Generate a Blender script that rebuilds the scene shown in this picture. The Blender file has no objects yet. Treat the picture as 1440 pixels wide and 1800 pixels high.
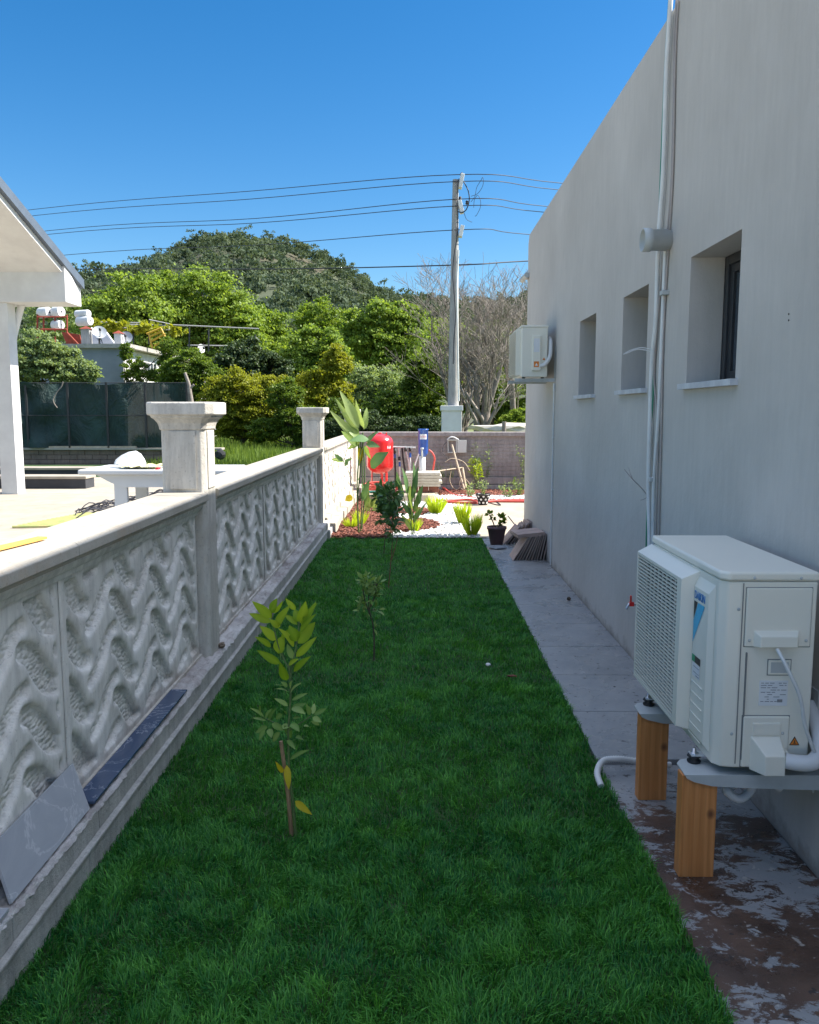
import bpy, math, random
import numpy as np
from mathutils import Vector, Matrix
R = math.radians
scene = bpy.context.scene
col = scene.collection

# ---------------- camera, sky, sun, exposure ----------------
F = 1450.0
CAM = Vector((0, 0, 1.56))
PITCH, YAW = R(6.92), math.atan(12/1450)
cd = bpy.data.cameras.new("camera"); cam = bpy.data.objects.new("camera", cd); col.objects.link(cam)
cam.location = CAM; cam.rotation_euler = (R(90)-PITCH, 0, YAW)
cd.sensor_fit = 'VERTICAL'; cd.sensor_height = 36; cd.sensor_width = 36; cd.lens = F/1800*36
cd.clip_start = 0.05; cd.clip_end = 6000
scene.camera = cam
SUN_EL, SUN_AZ = R(45.3), R(8)           # azimuth measured from +X towards +Y
w = bpy.data.worlds.new("World"); scene.world = w; w.use_nodes = True
nt = w.node_tree; bg = nt.nodes["Background"]
sky = nt.nodes.new("ShaderNodeTexSky"); sky.sky_type = 'NISHITA'; sky.sun_disc = False
sky.sun_elevation = SUN_EL; sky.sun_rotation = R(90)-SUN_AZ
sky.altitude = 50; sky.air_density = 1.0; sky.dust_density = 0.35; sky.ozone_density = 2.6
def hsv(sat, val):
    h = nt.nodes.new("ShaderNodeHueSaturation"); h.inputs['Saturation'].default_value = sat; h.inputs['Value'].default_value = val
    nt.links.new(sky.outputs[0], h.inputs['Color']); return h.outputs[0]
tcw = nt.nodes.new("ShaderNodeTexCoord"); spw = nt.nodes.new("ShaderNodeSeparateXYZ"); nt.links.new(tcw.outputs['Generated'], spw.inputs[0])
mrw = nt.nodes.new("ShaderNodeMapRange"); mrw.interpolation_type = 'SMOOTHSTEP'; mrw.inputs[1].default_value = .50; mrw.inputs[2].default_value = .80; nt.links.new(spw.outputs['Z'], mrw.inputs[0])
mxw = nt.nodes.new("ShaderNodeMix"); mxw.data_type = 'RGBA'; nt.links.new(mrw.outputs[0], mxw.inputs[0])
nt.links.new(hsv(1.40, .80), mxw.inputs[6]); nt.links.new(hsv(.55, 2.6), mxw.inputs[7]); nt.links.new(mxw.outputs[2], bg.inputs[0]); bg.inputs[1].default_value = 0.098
sl = bpy.data.lights.new("sun", 'SUN'); sl.energy = 5.0; sl.angle = R(0.55); sl.color = (1, 0.95, 0.86)
so = bpy.data.objects.new("sun", sl); col.objects.link(so); so.location = (20, 5, 30)
sdir = Vector((math.cos(SUN_EL)*math.cos(SUN_AZ), math.cos(SUN_EL)*math.sin(SUN_AZ), math.sin(SUN_EL)))
so.rotation_euler = sdir.to_track_quat('Z', 'Y').to_euler()
vs = scene.view_settings; vs.view_transform = 'Standard'; vs.look = 'None'; vs.exposure = 1.2; vs.gamma = 1
scene.cycles.max_bounces = 6; scene.cycles.diffuse_bounces = 4; scene.cycles.transparent_max_bounces = 12
scene.cycles.use_denoising = True

RM = Matrix.Rotation(YAW, 3, 'Z') @ Matrix.Rotation(R(90)-PITCH, 3, 'X')
def ray(u, v): return RM @ Vector(((u-720)/F, -(v-900)/F, -1))
def atY(u, v, Y): d = ray(u, v); return CAM + d*(Y/d.y)
def atX(u, v, X): d = ray(u, v); return CAM + d*(X/d.x)
def atZ(u, v, Z=0): d = ray(u, v); return CAM + d*((Z-CAM.z)/d.z)

# ---------------- materials ----------------
def nodes(name):
    m = bpy.data.materials.new(name); m.use_nodes = True
    n = m.node_tree.nodes; b = n["Principled BSDF"]
    return m, m.node_tree, n, m.node_tree.links, b
def coords(n, l, scale=(1,1,1), kind='Object', rot=(0,0,0)):
    tc = n.new("ShaderNodeTexCoord"); mp = n.new("ShaderNodeMapping")
    mp.inputs['Scale'].default_value = scale; mp.inputs['Rotation'].default_value = rot
    l.new(tc.outputs[kind], mp.inputs[0]); return mp.outputs[0]
def noise(n, l, vec, scale, detail=4, rough=.6, dist=0):
    t = n.new("ShaderNodeTexNoise"); t.inputs['Scale'].default_value = scale
    t.inputs['Detail'].default_value = detail; t.inputs['Roughness'].default_value = rough
    t.inputs['Distortion'].default_value = dist
    l.new(vec, t.inputs['Vector']); return t.outputs['Fac']
def ramp(n, l, fac, stops):
    r = n.new("ShaderNodeValToRGB"); e = r.color_ramp.elements
    while len(e) < len(stops): e.new(0.5)
    for i, (p, c) in enumerate(stops):
        e[i].position = p; e[i].color = (*c, 1) if len(c) == 3 else c
    l.new(fac, r.inputs[0]); return r.outputs[0]
def mix(n, l, fac, a, b, mode='MIX'):
    x = n.new("ShaderNodeMix"); x.data_type = 'RGBA'; x.blend_type = mode
    for sock, val in ((x.inputs[0], fac), (x.inputs[6], a), (x.inputs[7], b)):
        if hasattr(val, 'is_linked') : l.new(val, sock)
        elif isinstance(val, (int, float)): sock.default_value = val
        else: sock.default_value = (*val, 1)
    return x.outputs[2]
def bump(n, l, b, h, strength, dist=0.01, prev=None):
    k = n.new("ShaderNodeBump"); k.inputs['Strength'].default_value = strength; k.inputs['Distance'].default_value = dist
    l.new(h, k.inputs['Height'])
    if prev is not None: l.new(prev, k.inputs['Normal'])
    l.new(k.outputs[0], b.inputs['Normal']); return k.outputs[0]
def G(*c): return c if len(c) == 3 else (c[0],)*3
def simple(name, c1, c2=None, scale=8, rough=.6, bs=0, bscale=60, metal=0, stretch=(1,1,1), spec=.5, lo=.35, hi=.65, coat=0, kind='Object'):
    m, t, n, l, b = nodes(name)
    b.inputs['Roughness'].default_value = rough; b.inputs['Metallic'].default_value = metal
    b.inputs['Specular IOR Level'].default_value = spec; b.inputs['Coat Weight'].default_value = coat
    c2 = c2 or tuple(x*.8 for x in c1)
    v = coords(n, l, stretch, kind)
    l.new(ramp(n, l, noise(n, l, v, scale), [(lo, c2), (hi, c1)]), b.inputs['Base Color'])
    if bs: bump(n, l, b, noise(n, l, v, bscale, 5), bs, .01)
    return m
def leafmat(name, c1, c2, trans=.35, rough=.5, tcol=None, spec=.25):
    m = bpy.data.materials.new(name); m.use_nodes = True; t = m.node_tree; n = t.nodes; l = t.links
    b = n["Principled BSDF"]; b.inputs['Roughness'].default_value = rough; b.inputs['Specular IOR Level'].default_value = spec
    a = n.new("ShaderNodeAttribute"); a.attribute_name = 'v'
    c = ramp(n, l, a.outputs['Fac'], [(0, c1), (1, c2)]); l.new(c, b.inputs['Base Color'])
    tr = n.new("ShaderNodeBsdfTranslucent")
    tc = mix(n, l, 1.0, c, tcol or (1.3, 1.25, .6), 'MULTIPLY'); l.new(tc, tr.inputs[0])
    ms = n.new("ShaderNodeMixShader"); ms.inputs[0].default_value = trans
    l.new(b.outputs[0], ms.inputs[1]); l.new(tr.outputs[0], ms.inputs[2])
    l.new(ms.outputs[0], n["Material Output"].inputs[0]); return m

M = {}
def plaster():
    m, t, n, l, b = nodes("house_plaster"); b.inputs['Roughness'].default_value = .9; b.inputs['Specular IOR Level'].default_value = .2
    v = coords(n, l); vs_ = coords(n, l, (6, 6, .5))
    big = ramp(n, l, noise(n, l, v, .9, 3), [(.3, (.485, .455, .415)), (.7, (.585, .55, .505))])
    st = ramp(n, l, noise(n, l, vs_, 3.5, 6, .65), [(.3, G(.94)), (.7, G(1.0))])
    c = mix(n, l, 1.0, big, st, 'MULTIPLY')
    fine = ramp(n, l, noise(n, l, coords(n, l, (1, 1, .22)), 26, 5, .7), [(.25, G(.95)), (.7, G(1.02))])
    c = mix(n, l, 1.0, c, fine, 'MULTIPLY')
    # dirt splash band near the ground (real stain)
    tc = n.new("ShaderNodeTexCoord"); sp = n.new("ShaderNodeSeparateXYZ"); l.new(tc.outputs['Object'], sp.inputs[0])
    ad = n.new("ShaderNodeMath"); ad.operation = 'MULTIPLY_ADD'; ad.inputs[1].default_value = -3.2
    l.new(sp.outputs['Z'], ad.inputs[0]); l.new(noise(n, l, v, 7, 6, .7), ad.inputs[2])
    c = mix(n, l, ramp(n, l, ad.outputs[0], [(.25, G(0)), (.5, G(.75))]), c, (.26, .23, .20))
    l.new(c, b.inputs['Base Color'])
    p0 = bump(n, l, b, noise(n, l, v, 3.2, 5, .6), .35, .03)
    p = bump(n, l, b, noise(n, l, coords(n, l, (1,1,.35)), 30, 6, .7), .28, .005, p0)
    bump(n, l, b, noise(n, l, v, 160, 4, .7), .25, .003, p)
    return m
M['plaster'] = plaster()
def concrete(name, c1, c2, stain, streak=True, bs=.4, attr=False):
    m, t, n, l, b = nodes(name); b.inputs['Roughness'].default_value = .88; b.inputs['Specular IOR Level'].default_value = .25
    v = coords(n, l)
    c = ramp(n, l, noise(n, l, v, 3, 6, .65), [(.3, c2), (.68, c1)])
    if streak:
        s = ramp(n, l, noise(n, l, coords(n, l, (5, 5, .7)), 4, 5, .7), [(.38, G(.72)), (.6, G(1))])
        c = mix(n, l, .8, c, s, 'MULTIPLY')
    d = ramp(n, l, noise(n, l, v, 1.7, 8, .75), [(.55, G(0)), (.78, G(.6))])
    c = mix(n, l, d, c, stain)
    pits = ramp(n, l, noise(n, l, v, 55, 3, .8), [(.30, G(.55)), (.40, G(1))])
    c = mix(n, l, .7, c, pits, 'MULTIPLY')
    l.new(c, b.inputs['Base Color'])
    p = bump(n, l, b, noise(n, l, v, 45, 7, .7), bs, .008)
    if attr:
        a = n.new("ShaderNodeAttribute"); a.attribute_name = 'field'
        wv = n.new("ShaderNodeTexVoronoi"); wv.inputs['Scale'].default_value = 70
        l.new(coords(n, l, (1, .55, 1), rot=(R(14), 0, 0)), wv.inputs['Vector'])
        mg = n.new("ShaderNodeMath"); mg.operation = 'MULTIPLY'; mg.inputs[1].default_value = -1.0; l.new(wv.outputs['Distance'], mg.inputs[0])
        mu = n.new("ShaderNodeMath"); mu.operation = 'MULTIPLY'
        l.new(mg.outputs[0], mu.inputs[0]); l.new(a.outputs['Fac'], mu.inputs[1])
        bump(n, l, b, mu.outputs[0], .8, .009, p)
        # grime splashed up from the ledge
        tc = n.new("ShaderNodeTexCoord"); sp = n.new("ShaderNodeSeparateXYZ"); l.new(tc.outputs['Object'], sp.inputs[0])
        ad = n.new("ShaderNodeMath"); ad.operation = 'MULTIPLY_ADD'; ad.inputs[1].default_value = -1.5; l.new(sp.outputs['Z'], ad.inputs[0]); l.new(noise(n, l, v, 3.5, 7, .7), ad.inputs[2])
        c3 = mix(n, l, ramp(n, l, ad.outputs[0], [(-.0+.02, G(0)), (.30, G(.8))]), b.inputs['Base Color'].links[0].from_socket, (.30, .24, .19)); l.new(c3, b.inputs['Base Color'])
    return m
M['panel'] = concrete("panel_concrete", (.82, .79, .73), (.68, .65, .59), (.40, .33, .25), bs=.15, attr=True)
M['pillar'] = concrete("pillar_concrete", (.66, .63, .57), (.50, .46, .40), (.34, .31, .27), bs=.6)
M['cap'] = concrete("cap_concrete", (.46, .425, .36), (.35, .31, .25), (.42, .24, .10), streak=False)
M['plinth'] = concrete("plinth_concrete", (.56, .54, .50), (.42, .40, .36), (.17, .15, .125), bs=.9)
M['rough_ledge'] = concrete("rough_mortar", (.66, .63, .60), (.22, .18, .165), (.20, .12, .09), streak=False, bs=1)
M['farwall'] = concrete("weathered_wall", (.40, .355, .33), (.28, .245, .235), (.46, .44, .42), bs=.6)
M['brickwall'] = concrete("brown_block_wall", (.30, .21, .16), (.20, .14, .11), (.16, .12, .10), bs=.6)
M['patio'] = concrete("patio_concrete", (.40, .355, .29), (.30, .265, .21), (.36, .31, .26), streak=False, bs=.3)
M['bounce_paving'] = concrete("bounce_concrete", (.68, .63, .56), (.60, .55, .48), (.45, .4, .34), streak=False, bs=.2)
M['yard'] = concrete("yard_concrete", (.44, .38, .30), (.34, .28, .21), (.28, .22, .17), streak=False, bs=.3)
M['polecon'] = concrete("pole_concrete", (.42, .41, .39), (.33, .32, .31), (.3, .29, .28), bs=.2)
M['white'] = simple("white_paint", (.66, .655, .64), (.58, .57, .56), 3, .75, .1)
M['trimwhite'] = simple("white_plastic_pipe", (.72, .72, .70), (.62, .62, .60), 5, .45)
M['greyside'] = simple("grey_render", (.25, .27, .30), (.19, .21, .24), 1.2, .9, .2)
M['housewhite'] = simple("far_house_white", (.72, .71, .69), (.5, .48, .46), 1.0, .9, .2)
M['acbody'] = simple("ac_ivory_paint", (.80, .77, .66), (.76, .73, .63), 2, .38, .03, 300)
M['seam'] = simple("shadow_gap_grey", (.22, .225, .22), (.18, .185, .18), 6, .6)
M['acdark'] = simple("dark_metal", (.03, .032, .035), (.02, .02, .02), 6, .5)
M['acfin'] = simple("coil_fins", (.10, .11, .12), (.05, .05, .06), 30, .4, .2, 200)
M['galv'] = simple("bracket_grey_paint", (.50, .52, .51), (.42, .44, .43), 6, .45, .05)
M['rubber'] = simple("black_rubber", (.02, .02, .022), (.015, .015, .015), 6, .6)
M['steel'] = simple("zinc_steel", (.55, .55, .55), (.4, .4, .4), 20, .3, metal=1)
M['frame'] = simple("anthracite_frame", (.035, .038, .042), (.03, .03, .033), 5, .4)
M['slate'] = simple("slate_fascia", (.10, .125, .16), (.085, .105, .135), 5, .5)
M['red'] = simple("red_enamel", (.72, .012, .012), (.62, .01, .01), 3, .28, coat=.5)
M['blue'] = simple("blue_enamel", (.01, .10, .42), (.008, .07, .34), 3, .35, coat=.3)
M['redhose'] = simple("red_hose", (.62, .09, .06), (.5, .06, .05), 6, .5)
M['greenhose'] = simple("teal_hose", (.05, .25, .2), (.04, .18, .15), 6, .5)
M['greencable'] = simple("green_cable", (.03, .28, .17), (.02, .22, .13), 6, .5)
M['brownpipe'] = simple("taupe_conduit", (.40, .35, .32), (.33, .29, .27), 4, .5)
M['darkcable'] = simple("dark_cable", (.025, .027, .035), (.02, .02, .03), 4, .6)
M['twig'] = simple("grey_bark", (.30, .26, .22), (.17, .14, .12), 6, .9, .4, 30)
M['bark'] = simple("brown_bark", (.13, .10, .075), (.07, .055, .04), 6, .9, .5, 30)
M['greenstem'] = simple("green_stem", (.13, .20, .06), (.09, .14, .05), 12, .6)
M['redstem'] = simple("reddish_stem", (.25, .12, .06), (.16, .10, .05), 9, .6)
M['bamboo'] = simple("cane_stake", (.44, .29, .16), (.26, .15, .08), 18, .6, .2, 60, stretch=(1, 1, .3))
M['cane'] = simple("green_cane", (.30, .36, .12), (.45, .38, .16), 9, .7)
M['paleplank'] = simple("pale_timber", (.52, .43, .31), (.38, .30, .2), 8, .8, .2, stretch=(1, .2, 1))
M['tile'] = simple("terracotta_grey_tile", (.50, .36, .30), (.37, .26, .215), 7, .65, .15, 90)
M['tileedge'] = simple("tile_edge", (.36, .28, .24), (.24, .19, .165), 9, .85, .2, 90)
M['pebble'] = simple("white_pebble", (.80, .79, .77), (.66, .65, .62), 5, .8, kind='Object', bs=.2)
M['mulch'] = simple("red_mulch", (.26, .085, .05), (.10, .035, .025), 24, .9, .4)
M['potpurple'] = simple("mauve_pot", (.16, .085, .09), (.13, .07, .075), 4, .5)
M['potblack'] = simple("black_pot", (.02, .02, .022), (.017, .017, .018), 4, .45)
M['dot'] = simple("white_dot", (.8, .8, .8), (.75, .75, .75), 4, .5)
M['plasticwhite'] = simple("white_table_plastic", (.66, .66, .65), (.62, .62, .61), 3, .4)
M['cloth'] = simple("pale_cloth", (.66, .64, .52), (.60, .6, .54), 10, .85, .3, 30)
M['bagyellow'] = simple("yellow_film", (.66, .62, .25), (.6, .58, .35), 14, .5, .3, 30)
M['yellow'] = simple("yellow_paint", (.65, .40, .03), (.5, .3, .03), 6, .5)
M['orangeplank'] = simple("orange_plank", (.70, .40, .10), (.55, .28, .07), 12, .7, .2, stretch=(4, .3, 1))
M['creamstone'] = simple("cream_stone", (.58, .54, .44), (.47, .42, .33), 9, .8, .3)
M['brick'] = simple("red_brick", (.24, .09, .055), (.15, .06, .04), 14, .9, .4)
M['stone'] = simple("brown_stone", (.22, .17, .12), (.14, .10, .07), 20, .9, .5)
M['soil'] = simple("soil", (.09, .06, .04), (.05, .035, .022), 18, .95, .8, 40)
M['turfbase'] = simple("turf_base", (.04, .09, .018), (.02, .045, .01), 30, .95, .6, 60)
M['charcoal'] = simple("charcoal_render", (.045, .046, .052), (.035, .035, .04), 3, .8, .2)
M['logoblue'] = simple("logo_blue", (.02, .20, .52), (.02, .19, .5), 4, .4)
M['logocyan'] = simple("logo_cyan", (.03, .42, .66), (.03, .40, .64), 4, .4)
M['black'] = simple("print_black", (.02, .02, .02), (.018, .018, .018), 4, .5)
M['sticker'] = simple("white_sticker", (.72, .73, .74), (.70, .71, .72), 4, .45)
M['print'] = simple("grey_print", (.22, .23, .24), (.2, .21, .22), 4, .6)
M['ecogreen'] = simple("label_green", (.02, .32, .14), (.02, .3, .13), 4, .5)
M['warnorange'] = simple("warning_orange", (.72, .22, .02), (.7, .2, .02), 4, .5)
M['solar'] = simple("solar_glass", (.11, .12, .14), (.08, .09, .11), 3, .2)
M['dish'] = simple("dish_grey", (.42, .44, .46), (.36, .38, .40), 3, .5)
M['rust'] = simple("rust_red_paint", (.32, .05, .025), (.2, .04, .02), 6, .8)
M['boxdoor'] = simple("meter_box_plastic", (.62, .61, .57), (.56, .55, .51), 5, .5)
M['sill'] = simple("marble_sill", (.60, .62, .65), (.44, .46, .50), 9, .4, .05)
M['roofpan'] = simple("roof_slab", (.40, .37, .33), (.28, .26, .23), 4, .9, .3)

def glassmat():
    m, t, n, l, b = nodes("window_glass"); b.inputs['Base Color'].default_value = (.06, .075, .09, 1)
    b.inputs['Roughness'].default_value = .05; b.inputs['Specular IOR Level'].default_value = .8; return m
M['glass'] = glassmat()
def woodmat():
    m, t, n, l, b = nodes("varnished_pine"); b.inputs['Roughness'].default_value = .55
    v = coords(n, l, (20, 20, 1.1), rot=(.03, .05, 0)); vn = coords(n, l)
    wv = n.new("ShaderNodeTexWave"); wv.wave_type = 'RINGS'; wv.rings_direction = 'Z'; wv.inputs['Scale'].default_value = .9
    wv.inputs['Distortion'].default_value = 9; wv.inputs['Detail'].default_value = 3; l.new(v, wv.inputs['Vector'])
    c = ramp(n, l, wv.outputs['Fac'], [(0, (.57, .215, .06)), (.4, (.62, .245, .072)), (1, (.67, .28, .09))])
    g = ramp(n, l, noise(n, l, coords(n, l, (60, 60, 2)), 3, 5), [(.3, G(.85)), (.7, G(1.05))])
    c = mix(n, l, 1, c, g, 'MULTIPLY')
    vo = n.new("ShaderNodeTexVoronoi"); vo.inputs['Scale'].default_value = 6.5; l.new(coords(n, l, (1, 1, .75)), vo.inputs['Vector'])
    c = mix(n, l, ramp(n, l, vo.outputs['Distance'], [(.05, G(.9)), (.12, G(0))]), c, (.14, .045, .02))
    l.new(c, b.inputs['Base Color']); bump(n, l, b, wv.outputs['Fac'], .12, .004); return m
M['wood'] = woodmat()
def marble(name, c1, c2, vein, rough, scale=5, vw=.02):
    m, t, n, l, b = nodes(name); b.inputs['Roughness'].default_value = rough
    v = coords(n, l)
    c = ramp(n, l, noise(n, l, coords(n, l, (1, .5, 1)), scale, 8, .7, 1.2), [(.3, c1), (.7, c2)])
    f = noise(n, l, v, scale*.55, 9, .62, 1.6)
    c = mix(n, l, ramp(n, l, f, [(.5-vw*2, G(0)), (.5, G(.8)), (.5+vw*2, G(0))]), c, vein)
    l.new(c, b.inputs['Base Color']); return m
M['marbledark'] = marble("dark_blue_marble", (.045, .07, .13), (.08, .11, .18), (.34, .38, .46), .2, 6, .006)
M['marblegrey'] = marble("grey_marble_tile", (.33, .34, .37), (.42, .43, .45), (.56, .56, .57), .35, 5, .008)
def pavingmat():
    m, t, n, l, b = nodes("wet_paving"); v = coords(n, l)
    base = ramp(n, l, noise(n, l, v, 4, 6, .6), [(.3, (.23, .235, .24)), (.7, (.32, .32, .315))])
    # mud patches, denser near the wooden posts (the thing itself is muddy there)
    n1 = noise(n, l, coords(n, l, (1.0, .8, 1)), 2.6, 3, .5); n2 = noise(n, l, coords(n, l, (1, 1.6, 1), rot=(0, 0, .5)), 11, 10, .78, .5)
    tc = n.new("ShaderNodeTexCoord"); sp = n.new("ShaderNodeSeparateXYZ"); l.new(tc.outputs['Object'], sp.inputs[0])
    mr = n.new("ShaderNodeMapRange"); mr.inputs[1].default_value = 3.7; mr.inputs[2].default_value = 3.0
    mr.inputs[3].default_value = -.13; mr.inputs[4].default_value = .065; l.new(sp.outputs['Y'], mr.inputs[0])
    a1 = n.new("ShaderNodeMath"); a1.operation = 'MULTIPLY_ADD'; a1.inputs[1].default_value = .50; l.new(n1, a1.inputs[0]); l.new(mr.outputs[0], a1.inputs[2])
    a2 = n.new("ShaderNodeMath"); a2.operation = 'MULTIPLY_ADD'; a2.inputs[1].default_value = .78; l.new(n2, a2.inputs[0]); l.new(a1.outputs[0], a2.inputs[2])
    mask = ramp(n, l, a2.outputs[0], [(.682, G(0)), (.70, G(1))])
    mud = ramp(n, l, noise(n, l, v, 6, 6), [(.35, (.055, .033, .024)), (.7, (.125, .072, .048))])
    c = mix(n, l, mask, base, mud)
    vo = noise(n, l, v, 38, 2, .4); c = mix(n, l, ramp(n, l, vo, [(.27, G(.9)), (.31, G(0))]), c, (.035, .03, .028))
    c = mix(n, l, ramp(n, l, vo, [(.70, G(0)), (.73, G(.7))]), c, (.42, .39, .35))
    l.new(c, b.inputs['Base Color'])
    l.new(ramp(n, l, noise(n, l, v, 3, 6, .6), [(.38, G(.10)), (.6, G(.55))]), b.inputs['Roughness'])
    bump(n, l, b, a2.outputs[0], .5, .012); return m
M['paving'] = pavingmat()
def netmat():
    m = bpy.data.materials.new("shade_net"); m.use_nodes = True; t = m.node_tree; n = t.nodes; l = t.links
    b = n["Principled BSDF"]; b.inputs['Roughness'].default_value = .75
    v = coords(n, l)
    bump(n, l, b, noise(n, l, coords(n, l, (1, 1, .5), rot=(0, .5, 0)), 1.6, 5, .6, 1.5), 1, .25)
    l.new(ramp(n, l, noise(n, l, v, 1.1, 4), [(.35, (.006, .024, .021)), (.7, (.018, .052, .043))]), b.inputs['Base Color'])
    tr = n.new("ShaderNodeBsdfTransparent"); ms = n.new("ShaderNodeMixShader"); ms.inputs[0].default_value = .98
    l.new(tr.outputs[0], ms.inputs[1]); l.new(b.outputs[0], ms.inputs[2]); l.new(ms.outputs[0], n["Material Output"].inputs[0])
    return m
M['net'] = netmat()
M['grass'] = leafmat("lawn_grass", (.010, .13, .032), (.17, .47, .07), .30, .45)
M['wildgrass'] = leafmat("wild_grass", (.10, .17, .03), (.20, .28, .05), .35, .6)
M['leafbright'] = leafmat("yellow_green_leaf", (.12, .20, .025), (.28, .37, .07), .5)
M['leafmid'] = leafmat("mid_green_leaf", (.13, .21, .025), (.25, .33, .05), .5)
M['leafdark'] = leafmat("dark_leaf", (.03, .055, .02), (.09, .13, .045), .22)
M['leafbush'] = leafmat("bush_leaf", (.07, .125, .018), (.17, .24, .03), .5)
M['leafgrey'] = leafmat("greyish_leaf", (.15, .22, .08), (.30, .37, .18), .5)
M['leafolive'] = leafmat("golden_green_leaf", (.19, .22, .02), (.32, .33, .03), .5)
M['pine'] = leafmat("hill_pine", (.05, .08, .05), (.13, .165, .09), .3, .8)
M['leafyoung'] = leafmat("young_citrus_leaf", (.20, .33, .018), (.40, .50, .04), .45)
M['leafcitrus'] = leafmat("citrus_leaf", (.12, .25, .05), (.28, .40, .12), .35, .35)
M['leafcitrusdark'] = leafmat("dark_citrus_leaf", (.05, .125, .035), (.13, .24, .07), .25, .35)
M['leafyellow'] = leafmat("yellow_leaf", (.48, .38, .02), (.62, .50, .03), .4)
M['leafbanana'] = leafmat("paddle_leaf", (.14, .24, .05), (.42, .52, .22), .4, .4)
M['leafpaddledark'] = leafmat("paddle_leaf_green", (.08, .18, .06), (.16, .27, .12), .3, .35)
M['leaflime'] = leafmat("lime_frond", (.30, .42, .02), (.50, .60, .04), .4)

def groundmat():
    m, t, n, l, b = nodes("wild_ground"); b.inputs['Roughness'].default_value = .95
    v = coords(n, l)
    c = ramp(n, l, noise(n, l, v, .35, 8, .65), [(.35, (.085, .12, .03)), (.55, (.13, .16, .05)), (.7, (.26, .20, .13))])
    l.new(c, b.inputs['Base Color']); bump(n, l, b, noise(n, l, v, 8, 5), .6, .05); return m
M['ground'] = groundmat()
def hillmat():
    m, t, n, l, b = nodes("hill_soil"); b.inputs['Roughness'].default_value = .95
    v = coords(n, l)
    c = ramp(n, l, noise(n, l, v, .03, 8, .7), [(.35, (.045, .065, .03)), (.55, (.06, .07, .035)), (.68, (.10, .075, .05)), (.8, (.14, .105, .08))])
    l.new(c, b.inputs['Base Color']); bump(n, l, b, noise(n, l, v, .4, 6), .8, .8); return m
M['hill'] = hillmat()

# ---------------- object helpers ----------------
WL = {}
def tag(o, label=None, cat=None, group=None, kind=None):
    if label: o['label'] = label
    if cat: o['category'] = cat
    if group: o['group'] = group
    if kind: o['kind'] = kind
    return o
def empty(name, loc, label=None, cat=None, group=None):
    o = bpy.data.objects.new(name, None); o.empty_display_size = .2; col.objects.link(o); o.location = loc
    WL[o.name] = Vector(loc); return tag(o, label, cat, group)
def wloc(o): return WL[o.name] if o is not None else Vector((0, 0, 0))
def finish(name, me, mat, parent, origin=None):
    """verts are in world space; shift them so that the origin is the parent's (or the given) point"""
    o = bpy.data.objects.new(name, me); col.objects.link(o)
    if parent is not None:
        P0 = wloc(parent); o.parent = parent; WL[o.name] = P0
        me.transform(Matrix.Translation(-P0))
    else:
        if origin is None:
            c = np.empty(len(me.vertices)*3, 'f'); me.vertices.foreach_get('co', c); c = c.reshape(-1, 3)
            lo, hi = c.min(0), c.max(0); origin = ((lo[0]+hi[0])/2, (lo[1]+hi[1])/2, lo[2])
        origin = Vector([float(q) for q in origin]); me.transform(Matrix.Translation(-origin)); o.location = origin; WL[o.name] = origin
    for mm in (mat if isinstance(mat, (list, tuple)) else [mat]): me.materials.append(mm)
    return o
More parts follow.
